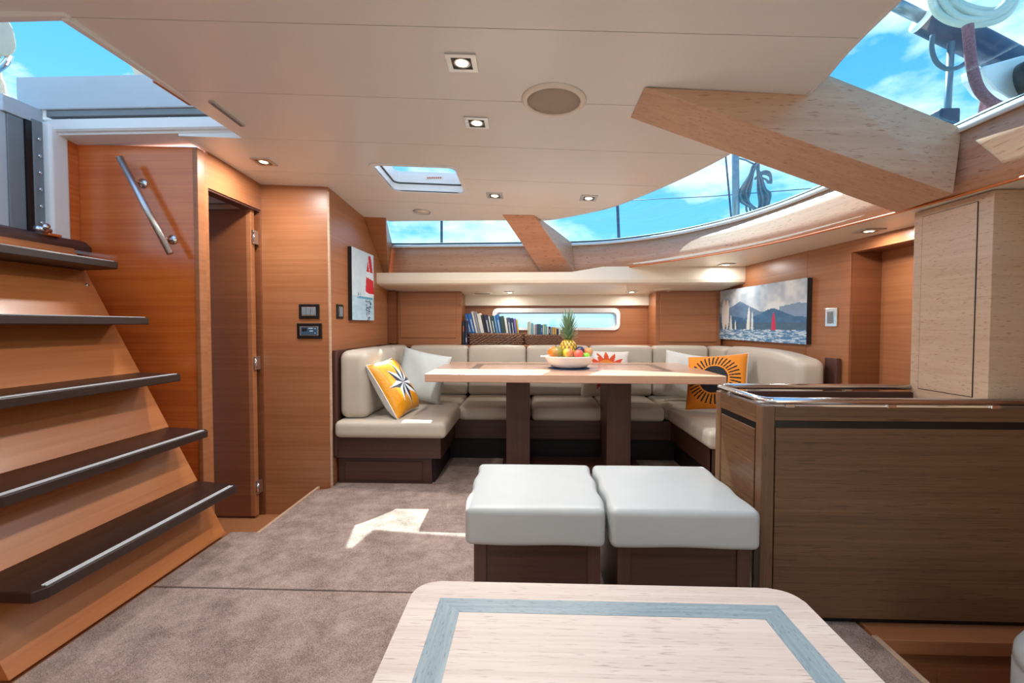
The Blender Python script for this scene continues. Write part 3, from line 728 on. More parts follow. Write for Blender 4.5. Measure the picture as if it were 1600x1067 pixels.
def regatta(u, v):
    n = fbm(u*7, v*3.5); sky = mixc(rgb(140, 164, 188), rgb(222, 230, 236), max(0, min(1, (n-.3)*2.1+.25*u)))
    c = sky
    m1 = .72-abs(u-.30)*1.0+.05*vnoise(u*14, 1)
    m1 = .52+max(0, .22-abs(u-.29)*.85) + .02*vnoise(u*18, 3)
    if v < m1: c = mixc(rgb(84, 120, 158), rgb(120, 150, 180), fbm(u*16, v*8))
    m3 = .50+max(0, .06-abs(u-.93)*.25)
    if v < m3+.08 and u > .75: c = mixc(rgb(120, 150, 184), rgb(140, 168, 196), fbm(u*12, v*8))
    m2 = .40+.16*math.exp(-((u-.68)/.16)**2)+.05*math.exp(-((u-.10)/.2)**2)+.02*vnoise(u*20, 7)
    if v < m2: c = mixc(rgb(40, 92, 138), rgb(84, 132, 170), fbm(u*14, v*10))
    if v < .33: c = mixc(rgb(58, 94, 124), rgb(84, 120, 146), fbm(u*20, v*14))
    if v < .205+.01*vnoise(u*30, 2):
        s = fbm(u*26, v*60); c = mixc(rgb(78, 134, 180), rgb(210, 228, 240), max(0, min(1, (s-.42)*4)))
    if ((u-.065)/.036)**2+((v-.50)/.31)**2 < 1 or ((u-.117)/.027)**2+((v-.50)/.30)**2 < 1: c = rgb(232, 230, 226)
    if sail(u, v, .17, .20, .28, .022): c = rgb(222, 226, 226)
    if sail(u, v, .235, .20, .19, .012): c = rgb(222, 226, 226)
    if sail(u, v, .405, .20, .43, .024, .01): c = rgb(226, 232, 230)
    if sail(u, v, .455, .20, .34, .017): c = rgb(216, 224, 224)
    if sail(u, v, .695, .20, .30, .026, .0, .5): c = rgb(206, 52, 88)
    return c
def redsail(u, v):
    c = mixc(rgb(186, 208, 222), rgb(222, 234, 240), fbm(u*3, v*5))
    if v < .34: c = mixc(rgb(150, 190, 212), rgb(204, 226, 238), fbm(u*6, v*26))
    cx = .80
    if abs(u-cx+.02*0) < .20*max(0, 1-(v-.35)/.62)**.5+.02 and .35 < v < .97:
        side = u-(cx-.22+.16*(v-.35))
        if side > 0:
            c = rgb(228, 236, 242)
            if .72 < v < .97 and not (.02 < (u-.66)-(.97-v)*.42 < .05): c = rgb(204, 36, 46)
            if .40 < v < .645-(u-.6)*.10 and v > .42-(u-.62)*.15: c = rgb(212, 34, 48)
    if .315 < v < .355-(.0 if u > .3 else .02) and .22 < u < .93: c = rgb(96, 164, 196) if v < .345 else rgb(230, 240, 244)
    if .345 < v < .385 and (abs(u-.27) < .012 or abs(u-.36) < .01): c = rgb(70, 100, 130)
    if v < .30 and abs(u-.72) < .16*(.4+v*2): 
        if vnoise(u*26, v*70) > .60: c = rgb(44, 70, 100)
    return c
yA, yB = 4.60, 3.30
canvas('regatta_picture', 'long canvas of white sails and one pink sail before blue mountains', (XW(yA), yA, .978), (XW(yB), yB, .975), (XW(yA), yA, 1.425), (-1, -.0545, 0), 190, 70, regatta, .035)
canvas('sailboat_picture', 'upright canvas of a boat with a red and white sail on pale water', (-1.365, 3.535, 1.143), (-1.365, 4.03, 1.146), (-1.365, 3.535, 1.69), (1, 0, 0), 60, 90, redsail, .03)

# ------------------------------------------------------------------ recessed downlights
def downlight(label, x, y, z, rx=0.0, ry=0.0, s=.108, w=LAMP_W):
    t = thing('recessed_downlight', label, 'downlight', (x, y, z), 'recessed downlights')
    t.rotation_euler = (rx, ry, 0)
    h = s/2; a = h*.66; V = []; F = []
    for zz in (0.0, -.006):
        for q in (h, a): V += [(-q, -q, zz), (q, -q, zz), (q, q, zz), (-q, q, zz)]
    for k in range(4):
        j = (k+1) % 4
        F += [(8+k, 8+j, 12+j, 12+k), (k, 4+k, 4+j, j), (k, j, 8+j, 8+k), (4+k, 12+k, 12+j, 4+j)]
    mesh('trim_frame', V, F, M_BRUSH, t, local=True)
    box('housing', -a, a, -a, a, -.0015, 0, M_BLACK, t, local=True)
    lathe('lamp_ring', [(.62*a, -.002), (.62*a, -.005), (.86*a, -.005), (.86*a, -.002)], (0, 0, 0), M_BRUSH, t, 24, local=True)
    lathe('bulb', [(.0001, -.0052), (.60*a, -.0052), (.60*a, -.0016), (.0001, -.0016)], (0, 0, 0), M_BULB, t, 24, local=True)
    ld = bpy.data.lights.new('downlight_beam', 'AREA'); ld.shape = 'DISK'; ld.size = .09; ld.energy = w; ld.color = (1.0, .97, .93)
    lo = bpy.data.objects.new('downlight_beam', ld); COL.objects.link(lo); lo.parent = t; lo.location = (0, 0, -.009)
    return t
def ceil_light(label, x, y, **k): return downlight(label, x, y, zc(x, y)-.0005, -0.017*y, 0.05, **k)
ceil_light('square ceiling downlight nearest the camera, left of the round speaker', -.247, 1.729)
ceil_light('square ceiling downlight between the ceiling hatch and the round speaker', -.247, 2.197)
ceil_light('square ceiling downlight just right of the ceiling hatch', -.245, 3.235)
ceil_light('square ceiling downlight above the bowl of fruit beside the curved window', .378, 3.211)
ceil_light('square ceiling downlight above the cabin doorway', -1.566, 2.783)
ceil_light('added fill downlight over the coffee table behind the camera', -.247, .38, w=LAMP_W*.4); ceil_light('added fill downlight right of the coffee table behind the camera', .60, .38, w=LAMP_W*.4)  # unseen lamps, added as fill light behind the camera
ceil_light('added fill downlight by the foot of the stairs behind the camera', -1.2, .38, w=LAMP_W*.4)  # another unseen lamp added for fill
q = at(1358, 360, Z=1.602); downlight('square soffit downlight above the door recess on the right', q.x, q.y, 1.6015, w=LAMP_W*.35)
q = at(1135, 413, Z=1.6085); downlight('square soffit downlight above the left end of the regatta picture', q.x, q.y, 1.6085, w=LAMP_W*.22)
for px_, lb in ((798, 'small downlight under the settee soffit above the books'), (979, 'small downlight under the settee soffit above the right end of the hull window')):
    q = at(px_, 457, Z=1.436); zz = lerp(1.452, 1.405, (q.y-4.36)/.56)
    downlight(lb, q.x, 4.66, lerp(1.452, 1.405, (4.66-4.36)/.56)-.001, -.084, 0, s=.10, w=LAMP_W*.22)

# ------------------------------------------------------------------ speakers, vents, hatch in the ceiling
sp = thing('ceiling_speaker', 'large round cream speaker flush in the headliner', 'speaker', (.09, 1.976, zc(.09, 1.976))); sp.rotation_euler = (-.0336, .05, 0)
lathe('bezel', [(.107, -.001), (.107, -.010), (.116, -.012), (.128, -.006), (.132, -.0005)], (0, 0, 0), M_CREAM, sp, 56, local=True)
lathe('grille', [(.0001, -.006), (.08, -.0065), (.105, -.008), (.106, -.001), (.0001, -.001)], (0, 0, 0), plain('speaker_mesh', rgb(176, 162, 146), .6, bump=.3, bscale=900), sp, 56, local=True)
sp = thing('soffit_speaker', 'shallow oval looking speaker under the settee soffit above the books', 'speaker', (-.48, 4.70, 1.452-.0285)); sp.rotation_euler = (-.084, 0, 0)
lathe('bezel', [(.082, -.001), (.082, -.010), (.09, -.013), (.10, -.006), (.102, .0)], (0, 0, 0), M_CREAM, sp, 48, local=True)
lathe('grille', [(.0001, -.006), (.08, -.008), (.081, -.001), (.0001, -.001)], (0, 0, 0), MATS['speaker_mesh'], sp, 48, local=True)
sp = thing('soffit_speaker', 'faint round cream speaker under the right end of the settee soffit', 'speaker', (1.22, 4.55, 1.436)); sp.rotation_euler = (-.084, 0, 0)
lathe('bezel', [(.082, -.001), (.082, -.006), (.09, -.009), (.10, -.004), (.102, .0)], (0, 0, 0), M_CREAM, sp, 48, local=True)
lathe('grille', [(.0001, -.004), (.08, -.006), (.081, -.001), (.0001, -.001)], (0, 0, 0), M_CREAM, sp, 48, local=True)
sp = thing('smoke_detector', 'small round detector ring in the headliner near the narrow window', 'detector', (-.84, 3.69, zc(-.84, 3.69))); sp.rotation_euler = (-.063, .05, 0)
lathe('outer_ring', [(.056, -.001), (.056, -.006), (.068, -.006), (.068, -.001)], (0, 0, 0), M_BRUSH, sp, 40, local=True)
lathe('disc', [(.0001, -.004), (.055, -.004), (.055, -.001), (.0001, -.001)], (0, 0, 0), M_CREAM, sp, 40, local=True)
br = thing('ceiling_bar', 'short dark metal strip set in the headliner beside the hatch', 'light strip', (-1.40, 2.19, zc(-1.4, 2.19)))
hexa('bar_body', [(-1.412, 2.075, zc(-1.4, 2.075)-.010), (-1.388, 2.075, zc(-1.4, 2.075)-.010), (-1.388, 2.31, zc(-1.4, 2.31)-.010), (-1.412, 2.31, zc(-1.4, 2.31)-.010),
                  (-1.412, 2.075, zc(-1.4, 2.075)+.002), (-1.388, 2.075, zc(-1.4, 2.075)+.002), (-1.388, 2.31, zc(-1.4, 2.31)+.002), (-1.412, 2.31, zc(-1.4, 2.31)+.002)], M_BRUSH, br, bev=.002)
hexa('bar_lens', [(-1.407, 2.085, zc(-1.4, 2.085)-.012), (-1.393, 2.085, zc(-1.4, 2.085)-.012), (-1.393, 2.30, zc(-1.4, 2.30)-.012), (-1.407, 2.30, zc(-1.4, 2.30)-.012),
                  (-1.407, 2.085, zc(-1.4, 2.085)-.009), (-1.393, 2.085, zc(-1.4, 2.085)-.009), (-1.393, 2.30, zc(-1.4, 2.30)-.009), (-1.407, 2.30, zc(-1.4, 2.30)-.009)], M_GREYD, br)
# ceiling hatch: moulded liner, frame and acrylic lid
hc = sroot('window_7', 'square ceiling hatch with white moulded liner', ((HX0+HX1)/2, (HY0+HY1)/2, 2.0))
def ring_z(name, outer, inner, zo0, zo1, mat, parent, zfun=None):
    n = len(outer); V = []; F = []
    for zz in (zo0, zo1):
        for L_ in (outer, inner): V += [(x, y, (zfun(x, y) if zfun else 0)+zz) for x, y in L_]
    for k in range(n):
        j = (k+1) % n
        F += [(k, j, n+j, n+k), (2*n+k, 3*n+k, 3*n+j, 2*n+j), (k, 2*n+k, 2*n+j, j), (n+k, n+j, 3*n+j, 3*n+k)]
    return mesh(name, V, F, mat, parent)
o1 = rrect(HX0-.012, HX1+.012, HY0-.012, HY1+.012, .05); i1 = rrect(HX0+.012, HX1-.012, HY0+.012, HY1-.012, .045)
ring_z('liner_flange', o1, i1, -.006, .002, M_WHITE, hc, zc)
ring_z('liner_wall', rrect(HX0+.0, HX1-.0, HY0+.0, HY1-.0, .05), i1, -.004, .045, M_WHITE, hc, zc)
ring_z('hatch_gasket', rrect(HX0+.0, HX1-.0, HY0, HY1, .05), rrect(HX0+.018, HX1-.018, HY0+.018, HY1-.018, .04), .045, .052, M_RUBBER, hc, zc)
ring_z('hatch_frame', rrect(HX0-.01, HX1+.01, HY0-.01, HY1+.01, .05), rrect(HX0+.022, HX1-.022, HY0+.022, HY1-.022, .04), .052, .125, M_WHITE, hc, zc)
mesh('hatch_pane', [(HX0+.02, HY0+.02, zc(HX0, HY0)+.115), (HX1-.02, HY0+.02, zc(HX1, HY0)+.115), (HX1-.02, HY1-.02, zc(HX1, HY1)+.115), (HX0+.02, HY1-.02, zc(HX0, HY1)+.115)], [(0, 1, 2, 3)], M_GLASSC, hc)
M_REDL = plain('red_print', rgb(176, 70, 66), .6)
xm = (HX0+HX1)/2
box('maker_label', xm-.02, xm+.09, HY1-.0245, HY1-.0225, zc(xm, HY1)+.078, zc(xm, HY1)+.096, M_PAPER, hc)
for k in range(7): box('label_letter', xm-.012+.014*k, xm-.003+.014*k, HY1-.0255, HY1-.0243, zc(xm, HY1)+.082, zc(xm, HY1)+.092, M_REDL, hc)

# ------------------------------------------------------------------ companionway: sliding door and hatch garage outside
hg = thing('hatch_garage', 'long pale grey coaming box above the companionway', 'hatch coaming', (-2.05, 2.5, 2.2))
box('coaming_face', -2.665, -1.30, 2.42, 2.60, 2.217, 2.386, M_GREYM, hg, bev=.006)
box('underside_track', -2.52, -1.32, 2.432, 2.50, 2.185, 2.217, M_GREYD, hg, bev=.003)
for k in range(4): tube('bolt', [(-2.42+.27*k, 2.462, 2.180), (-2.42+.27*k, 2.462, 2.187)], .009, M_STEEL, hg, 10)
sd = thing('companionway_door', 'grey sliding companionway door jamb with metal tracks at the top of the stairs', 'door jamb', (-2.55, 2.3, 1.56))
box('door_panel', -2.62, -2.55, 2.10, 2.345, 1.57, 2.135, M_GREYM, sd, bev=.005); box('seal', -2.60, -2.530, 2.337, 2.366, 1.57, 2.135, M_BLACK, sd)
box('track', -2.60, -2.525, 2.368, 2.418, 1.57, 2.15, M_GREYD, sd, bev=.003); box('centre_panel', -2.60, -2.540, 2.262, 2.338, 1.575, 2.133, M_GREYD, sd, bev=.003)
box('door_cap', -2.64, -2.535, 2.24, 2.431, 2.135, 2.2165, M_GREYM, sd, bev=.004)
for k in range(6): tube('bolt', [(-2.522, 2.392, 1.63+.085*k), (-2.516, 2.392, 1.63+.085*k)], .008, M_STEEL, sd, 10)
# canvas spray hood and rail seen through the hatch
q = [at(x, y, Y=3.0) for x, y in ((-40, 20), (10, 20), (24, 45), (29, 75), (20, 90), (-6, 86), (-40, 70))]
V = []; 
bm = bmesh.new()
A = [bm.verts.new(p) for p in q]; B = [bm.verts.new(p+Vector((-.7, .25, .10))) for p in q]
bm.faces.new(A); bm.faces.new(B[::-1])
for k in range(len(q)): bm.faces.new((A[k], B[k], B[(k+1) % len(q)], A[(k+1) % len(q)]))
bmesh.ops.bevel(bm, geom=list(bm.edges), offset=.03, segments=3, profile=.5, affect='EDGES')
cn = frombm('spray_hood', bm, M_CAN, None, True); tag(cn, 'beige canvas spray hood end seen outside the companionway hatch', 'canvas')
gp = tube('hood_hoop', spl([at(x, y, Y=3.05) for x, y in ((-30, 125), (-5, 110), (10, 98), (16, 85))], 6), .020, M_STEEL, None, 12); tag(gp, 'curved steel tube below the beige canvas outside the hatch', 'tube')
cl = tube('canvas_roll', spl([at(x, y, Y=3.1) for x, y in ((-4, 110), (0, 140), (3, 175), (2, 205), (-4, 240))], 5), [.02]*3+[.03]*18, M_CAN, None, 10); tag(cl, 'narrow hanging fold of canvas at the far left outside the hatch', 'canvas')
q = [at(x, y, Y=2.5) for x, y in ((190, 92), (205, 104), (213, 122.6), (240, 122.6), (232, 108))]
bm = bmesh.new(); A = [bm.verts.new(p) for p in q]; B = [bm.verts.new(p+Vector((.06, .08, -.004))) for p in q]
bm.faces.new(A); bm.faces.new(B[::-1])
for k in range(len(q)): bm.faces.new((A[k], B[k], B[(k+1) % len(q)], A[(k+1) % len(q)]))
cv = frombm('canvas_corner', bm, M_CAN); tag(cv, 'small triangle of canvas at the hatch edge above the grey coaming box', 'canvas')

# ------------------------------------------------------------------ settee
se = thing('settee', 'large U shaped cream leather settee on dark wenge plinths', 'sofa', (.25, 4.0, 0))
def sc(x0, x1, y0, y1, r=.035, crown=.008): return rbox('seat_cushion', x0, x1, y0, y1, .335, .45, r, M_LEATH, se, crown)
sc(-1.34, -.575, 3.19, 3.935); sc(-1.34, -.60, 3.945, 4.55)
sc(-.592, -.005, 3.83, 4.55); sc(.005, .575, 3.83, 4.55); sc(.585, 1.065, 3.83, 4.55)
sc(1.075, 1.80, 3.90, 4.55); sc(1.09, 1.842, 2.97, 3.89)
def warpL(q, h):     # soft lean of the back cushion
    return q
def bc(x0, x1, y0, y1, z1=.915, r=.034): return rbox('back_cushion', x0, x1, y0, y1, .452, z1, r, M_LEATH, se, .008, crownaxis=2)
bc(-1.335, -1.13, 3.26, 3.985, .925, .06); bc(-1.335, -1.15, 3.995, 4.44, .92)
for a, b in ((-1.14, -.595), (-.587, -.05), (-.042, .535), (.543, 1.115), (1.123, 1.62)): bc(a, b, 4.445, 4.60, .912)
bc(1.63, 1.80, 4.16, 4.58, .91); 
def warpR(q, h):
    # the near end of the top edge rolls down
    t = max(0, (-q.y/h.y-.1)/1.1)
    if q.z > 0: q.z -= .06*t*t*(q.z/h.z)
    return q
rbox('back_cushion', 1.645, 1.828, 3.03, 4.15, .452, .925, .06, M_LEATH, se, .008, crownaxis=2, warp=warpR)
# plinths
box('end_panel', -1.362, -1.338, 3.235, 4.44, .2, .93, M_DARKV, se, bev=.003); box('end_panel', 1.862, 1.888, 3.0, 3.12, .2, .90, M_DARKV, se, bev=.003)
box('apron', -1.36, -.62, 3.25, 3.29, .185, .334, M_DARK, se, bev=.003); box('apron', -.655, -.62, 3.29, 3.86, .185, .334, M_DARK, se)
box('apron', -.62, 1.12, 3.87, 3.90, .185, .334, M_DARK, se); box('apron', 1.12, 1.15, 2.99, 3.9, .185, .334, M_DARK, se); box('apron', 1.12, 1.86, 3.0, 3.03, .185, .334, M_DARK, se)
b_ = box('plinth', -1.35, -.69, 3.285, 3.32, .0, .186, M_DARK, se); box('drawer_front', -1.30, -.755, 3.277, 3.287, .022, .155, M_DARK, b_, bev=.002)
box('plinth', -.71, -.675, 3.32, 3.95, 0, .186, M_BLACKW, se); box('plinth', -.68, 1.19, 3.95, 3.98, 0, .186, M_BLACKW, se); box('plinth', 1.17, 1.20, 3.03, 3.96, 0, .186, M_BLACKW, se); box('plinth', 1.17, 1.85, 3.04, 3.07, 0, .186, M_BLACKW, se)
box('back_board', -1.36, 1.80, 4.61, 4.64, .0, .90, M_DARK, se); box('seat_board', -1.36, -.63, 3.29, 4.61, .30, .334, M_DARK, se); box('seat_board', -.63, 1.12, 3.9, 4.61, .30, .334, M_DARK, se); box('seat_board', 1.15, 1.80, 3.03, 4.61, .30, .334, M_DARK, se)

# ------------------------------------------------------------------ lockers and shelf behind the settee
shf = box('trim_7', -1.36, 1.785, 4.60, 4.914, .895, .915, M_WALL, bev=.003); struct(shf, 'shelf ledge behind the settee backs')
lkL = thing('corner_locker', 'brown wooden locker with a single door in the left corner behind the settee', 'cabinet', (-1.0, 4.7, .915))
prism('body', [(4.606, .9165), (4.912, .9165), (4.912, 1.404), (4.606, 1.430)], 0, -1.362, -.672, M_WALL, lkL); box('door', -1.262, -.724, 4.593, 4.610, .985, 1.416, M_WALL, lkL, bev=.002); box('stile', -1.362, -1.285, 4.52, 4.608, .932, 1.428, M_WALLV, lkL)
lkR = thing('corner_locker', 'brown wooden locker with a single door in the right corner behind the settee', 'cabinet', (1.5, 4.7, .915))
prism('body', [(4.606, .9165), (4.912, .9165), (4.912, 1.404), (4.606, 1.430)], 0, 1.178, 1.79, M_WALL, lkR); box('door', 1.215, 1.742, 4.593, 4.610, .950, 1.410, M_WALL, lkR, bev=.002)

# ------------------------------------------------------------------ saloon table
tb = thing('saloon_table', 'large pale wooden saloon table with two dark slab legs', 'table', (.27, 3.7, 0))
hexa('table_top', [(-.712, 3.17, .725), (1.245, 3.10, .725), (1.27, 4.22, .725), (-.735, 4.25, .725), (-.712, 3.17, .78), (1.245, 3.10, .78), (1.27, 4.22, .78), (-.735, 4.25, .78)], M_TABLE, tb, bev=.005)
for x0, x1, y0, y1 in ((-.45, 1.0, 3.97, 4.03), (-.45, -.39, 3.45, 3.97), (.94, 1.0, 3.45, 3.97), (-.45, 1.0, 3.39, 3.45)):
    box('inlay', x0, x1, y0, y1, .7795, .7808, M_INLAYB, tb)
for xa, xb in ((at(791, 650, Y=3.52).x, at(828, 650, Y=3.52).x), (at(948, 650, Y=3.52).x, at(986, 650, Y=3.52).x)):
    box('leg', xa, xb, 3.52, 3.86, .045, .726, M_DARKV, tb, bev=.004)
box('foot_plate', -.22, .82, 3.56, 3.84, .001, .05, M_DARK, tb, bev=.004)

# fruit bowl and fruit
BX, BY, BZ = .285, 3.62, .7812
clo = lathe('round_mat', [(.0001, .004), (.15, .004), (.155, .002), (.15, 0), (.0001, 0)], (BX, BY, BZ), M_CLOTH, None, 40); tag(clo, 'dark blue round mat under the fruit bowl', 'mat')
bw = thing('fruit_bowl', 'wide white porcelain bowl holding fruit on the saloon table', 'bowl', (BX, BY, BZ+.0045))
lathe('bowl_body', [(.0001, 0), (.10, 0), (.135, .012), (.165, .045), (.185, .080), (.192, .088), (.188, .090), (.178, .082), (.155, .045), (.125, .016), (.0001, .010)], (BX, BY, BZ+.0045), M_PORC, bw, 56)
for s in (-1, 1): box('handle', BX+s*.20-.016, BX+s*.20+.016, BY-.03, BY+.03, BZ+.085, BZ+.095, M_PORC, bw, bev=.004)
def fruit(name, label, x, y, z, r, c1, c2, sz=1.0, sx=1.0, dimple=.12, stem=True):
    n, m_ = 20, 28; t = thing(name, label, 'fruit', (x, y, z-r*sz), 'fruit in the white bowl'); V = []; F = []
    for i in range(n+1):
        a = PI*i/n; rr = math.sin(a); zz = math.cos(a)
        zz -= dimple*math.exp(-(rr/.3)**2)*(1 if zz > 0 else -.5)
        for k in range(m_):
            b = 2*PI*k/m_; V.append((x+r*sx*rr*math.cos(b), y+r*rr*math.sin(b), z+r*sz*zz))
    for i in range(n):
        for k in range(m_): F.append((i*m_+k, i*m_+(k+1) % m_, (i+1)*m_+(k+1) % m_, (i+1)*m_+k))
    o = mesh('skin', V, F, M_FRUIT, t, True)
    ph = hashn(x*50, y*70)*6
    paint(o, lambda p: mixc(c1, c2, max(0, min(1, .5+.8*math.cos(2*PI*((p % m_)/m_)+.3)+.7*(fbm((p % m_)*.3, (p//m_)*.4)-.5)))))
    if stem: tube('stem', [(x, y, z+r*sz*(1-dimple)-.004), (x+.004, y, z+r*sz*(1-dimple)+.012)], [.0035, .0025], M_STEM, t, 8)
M_FRUIT = attr_mat('fruit_skin', .32, coat=.15); M_STEM = plain('fruit_stem', rgb(84, 66, 40), .8)
YF = BY-.075
def fx(px, py, Y): return at(px, py, Y=Y)
for nm, lb, px_, py_, Y, r, c1, c2, sz, sx in (
    ('mango', 'large orange and green mango at the left of the bowl', 868, 551, BY-.06, .052, rgb(236, 120, 30), rgb(132, 132, 60), .92, 1.12),
    ('apple', 'yellow and pink apple at the front of the bowl', 887.5, 551, BY-.105, .037, rgb(236, 206, 60), rgb(226, 120, 84), .95, 1.0),
    ('peach', 'pink red peach to the right of the yellow apple', 904, 553, BY-.115, .036, rgb(232, 110, 84), rgb(222, 84, 70), .92, 1.0),
    ('plum', 'dark blue plum behind the peach', 906, 548, BY-.04, .036, rgb(36, 38, 58), rgb(52, 46, 70), .95, 1.0),
    ('nectarine', 'orange nectarine at the right end of the bowl', 919, 550, BY+.03, .038, rgb(226, 120, 70), rgb(200, 150, 90), .95, .95),
    ('lime', 'small bright green lime at the right front of the bowl', 915.5, 555.5, BY-.085, .026, rgb(120, 190, 40), rgb(140, 206, 60), .85, 1.1)):
    p = fx(px_, py_, Y); fruit(nm, lb, p.x, p.y, p.z, r, c1, c2, sz, sx, .05 if nm in ('mango', 'lime', 'plum') else .12, nm in ('apple', 'mango'))
# pineapple
pc = at(888, 549, Y=BY+.02); pn = thing('pineapple', 'golden pineapple with a spiky green crown standing in the fruit bowl', 'pineapple', (pc.x, pc.y, BZ+.02))
zt = at(888, 530, Y=BY+.02).z; zb = BZ+.02; hh = (zt-zb)/2; zm = (zt+zb)/2; V = []; F = []; n, m_ = 56, 64
for i in range(n+1):
    a = PI*i/n; rr = math.sin(a)**.7
    for k in range(m_):
        b = 2*PI*k/m_; q = abs(math.sin(b*6+a*5.5))*abs(math.sin(b*6-a*5.5)); r = (.066*rr)*(1+.10*q)
        V.append((pc.x+r*math.cos(b), pc.y+r*math.sin(b), zm+hh*math.cos(a)))
for i in range(n):
    for k in range(m_): F.append((i*m_+k, i*m_+(k+1) % m_, (i+1)*m_+(k+1) % m_, (i+1)*m_+k))
o = mesh('body', V, F, M_FRUIT, pn, True)
paint(o, lambda p: mixc(rgb(92, 66, 24), rgb(232, 188, 66), min(1, 1.5*abs(math.sin((p % m_)/m_*12*PI+(p//m_)/n*PI*5.5))*abs(math.sin((p % m_)/m_*12*PI-(p//m_)/n*PI*5.5)))))
bm = bmesh.new(); ztop = at(892, 486, Y=BY+.02).z; Hc = ztop-zt
for k in range(60):
    f_ = k/59; a = k*2.39996; z0 = zt-.01+f_*Hc*.45; L_ = Hc*(.36+.36*f_); tilt = lerp(1.15, .12, f_**.8)
    d = Vector((math.cos(a), math.sin(a), 0)); s = Vector((-math.sin(a), math.cos(a), 0)); w = .014*(1.05-.4*f_); rows = []
    for j in range(5):
        u = j/4; off = d*(.008+L_*math.sin(tilt)*u**1.2)+Vector((0, 0, L_*math.cos(tilt)*u)); c_ = Vector((pc.x, pc.y, z0))+off; ww = w*(1-u**1.5)+.0004
        rows.append([bm.verts.new(c_-s*ww+d*.003), bm.verts.new(c_-d*.002), bm.verts.new(c_+s*ww+d*.003)])
    for A, B in zip(rows, rows[1:]):
        bm.faces.new((A[0], A[1], B[1], B[0])); bm.faces.new((A[1], A[2], B[2], B[1]))
frombm('crown', bm, plain('pineapple_leaf', rgb(120, 150, 118), .5, noise=.25, nscale=30), pn)

# ------------------------------------------------------------------ throw pillows
def pillow(name, label, c, right, up, size, T, fn, mfront, mback, pip=None, n=84, ears=.10):
    right = Vector(right).normalized(); up = Vector(up); up = (up-right*up.dot(right)).normalized(); nrm = right.cross(up)
    c = Vector(c); h = size/2
    t = thing(name, label, 'pillow', c-Vector((0, 0, h*.9)), 'throw pillows on the settee')
    def pt(u, v, s):
        x = u*(1-ears*(1-u*u*.2)*(1-v**4)*0-ears*(1-v*v)*.55*abs(u)); y = v*(1-ears*(1-u*u)*.55*abs(v))
        w = max(0, (1-u**4))*max(0, (1-v**4)); th = T*(w**.55)*(1+.10*math.sin(5*u+3*v)*w)
        return c+right*(x*h)+up*(y*h)+nrm*(s*th)
    def side(nm, s, mat, n):
        V = [pt(-1+2*i/n, -1+2*j/n, s) for j in range(n+1) for i in range(n+1)]
        F = [(j*(n+1)+i, j*(n+1)+i+1, (j+1)*(n+1)+i+1, (j+1)*(n+1)+i) for j in range(n) for i in range(n)]
        return mesh(nm, V, F, mat, t, True), n
    o, nn = side('front', 1, mfront, n)
    if fn: paint(o, lambda k: fn(-1+2*(k % nn+.5)/nn, -1+2*(k//nn+.5)/nn))
    side('back', -1, mback, 30)
    if pip:
        P = []
        for k in range(24): P.append(pt(-1+2*k/24, -1, 0))
        for k in range(24): P.append(pt(1, -1+2*k/24, 0))
        for k in range(24): P.append(pt(1-2*k/24, 1, 0))
        for k in range(24): P.append(pt(-1, 1-2*k/24, 0))
        tube('piping', P, .0045, pip, t, 8, closed=True)
    return t
def star(u, v):
    u2, v2 = u-.05, v; r = math.hypot(u2, v2); th = math.atan2(v2, u2); k = round(th/(PI/4)); d = th-k*PI/4; a = abs(d)
    R_ = .95 if k % 2 == 0 else .86; r0 = .36; bx, by = r0*math.cos(PI/8), r0*math.sin(PI/8)
    rb_ = R_*by/(by*math.cos(a)+(R_-bx)*math.sin(a))
    if r < rb_: return rgb(24, 38, 66) if d > 0 else rgb(222, 226, 232)
    return rgb(226, 152, 26)
def sunp(u, v):
    v2 = v-.06; r = math.hypot(u, v2); th = math.atan2(v2, u); n = 14; fr_ = abs((th/(2*PI)*n) % 1.0-.5)*2
    if r < .46: return rgb(206, 124, 34)
    if r < .50+.40*(1-fr_): return rgb(206, 70, 26)
    return rgb(222, 214, 202)
def eye(u, v):
    r = math.hypot(u, v); th = math.atan2(v, u); n = 36
    if r < .48: return rgb(26, 26, 30)
    if .53 < r < .88 and abs((th/(2*PI)*n+.5*(r-.46)) % 1.0-.5) < .25*(1-.3*(r-.46)/.42): return rgb(32, 24, 22)
    return rgb(232, 140, 30)
# yellow compass pillow leaning on the left back cushion
pillow('throw_pillow', 'golden yellow pillow with a navy and white compass star and white piping', (-1.0, 3.46, .652), (.12, 1, .05), (-.50, 0, .85), .43, .075, star, M_SATIN, M_WHITEC, M_WHITEC)
pillow('throw_pillow', 'plain pale grey woven pillow beside the compass star pillow', (-.92, 3.99, .682), (.97, -.05, -.20), (-.05, .30, 1), .42, .075, None, M_GREYC, M_GREYC, None, n=40)
pillow('throw_pillow', 'white pillow printed with a red and orange sun behind the fruit bowl', (.655, 4.27, .675), (1, 0, -.04), (.03, .35, 1), .43, .07, sunp, M_PFAB, M_WHITEC)
pillow('throw_pillow', 'plain off white pillow in the right corner of the settee', (1.36, 4.22, .664), (1, -.12, -.16), (-.02, .32, 1), .41, .07, None, M_WHITEC, M_WHITEC, None, n=40)
pillow('throw_pillow', 'orange pillow with a black radiating eye disc and white piping at the right end', (1.37, 3.60, .682), (.76, -.55, .10), (.40, .28, 1), .435, .07, eye, M_PFAB, M_WHITEC, M_WHITEC, n=110)

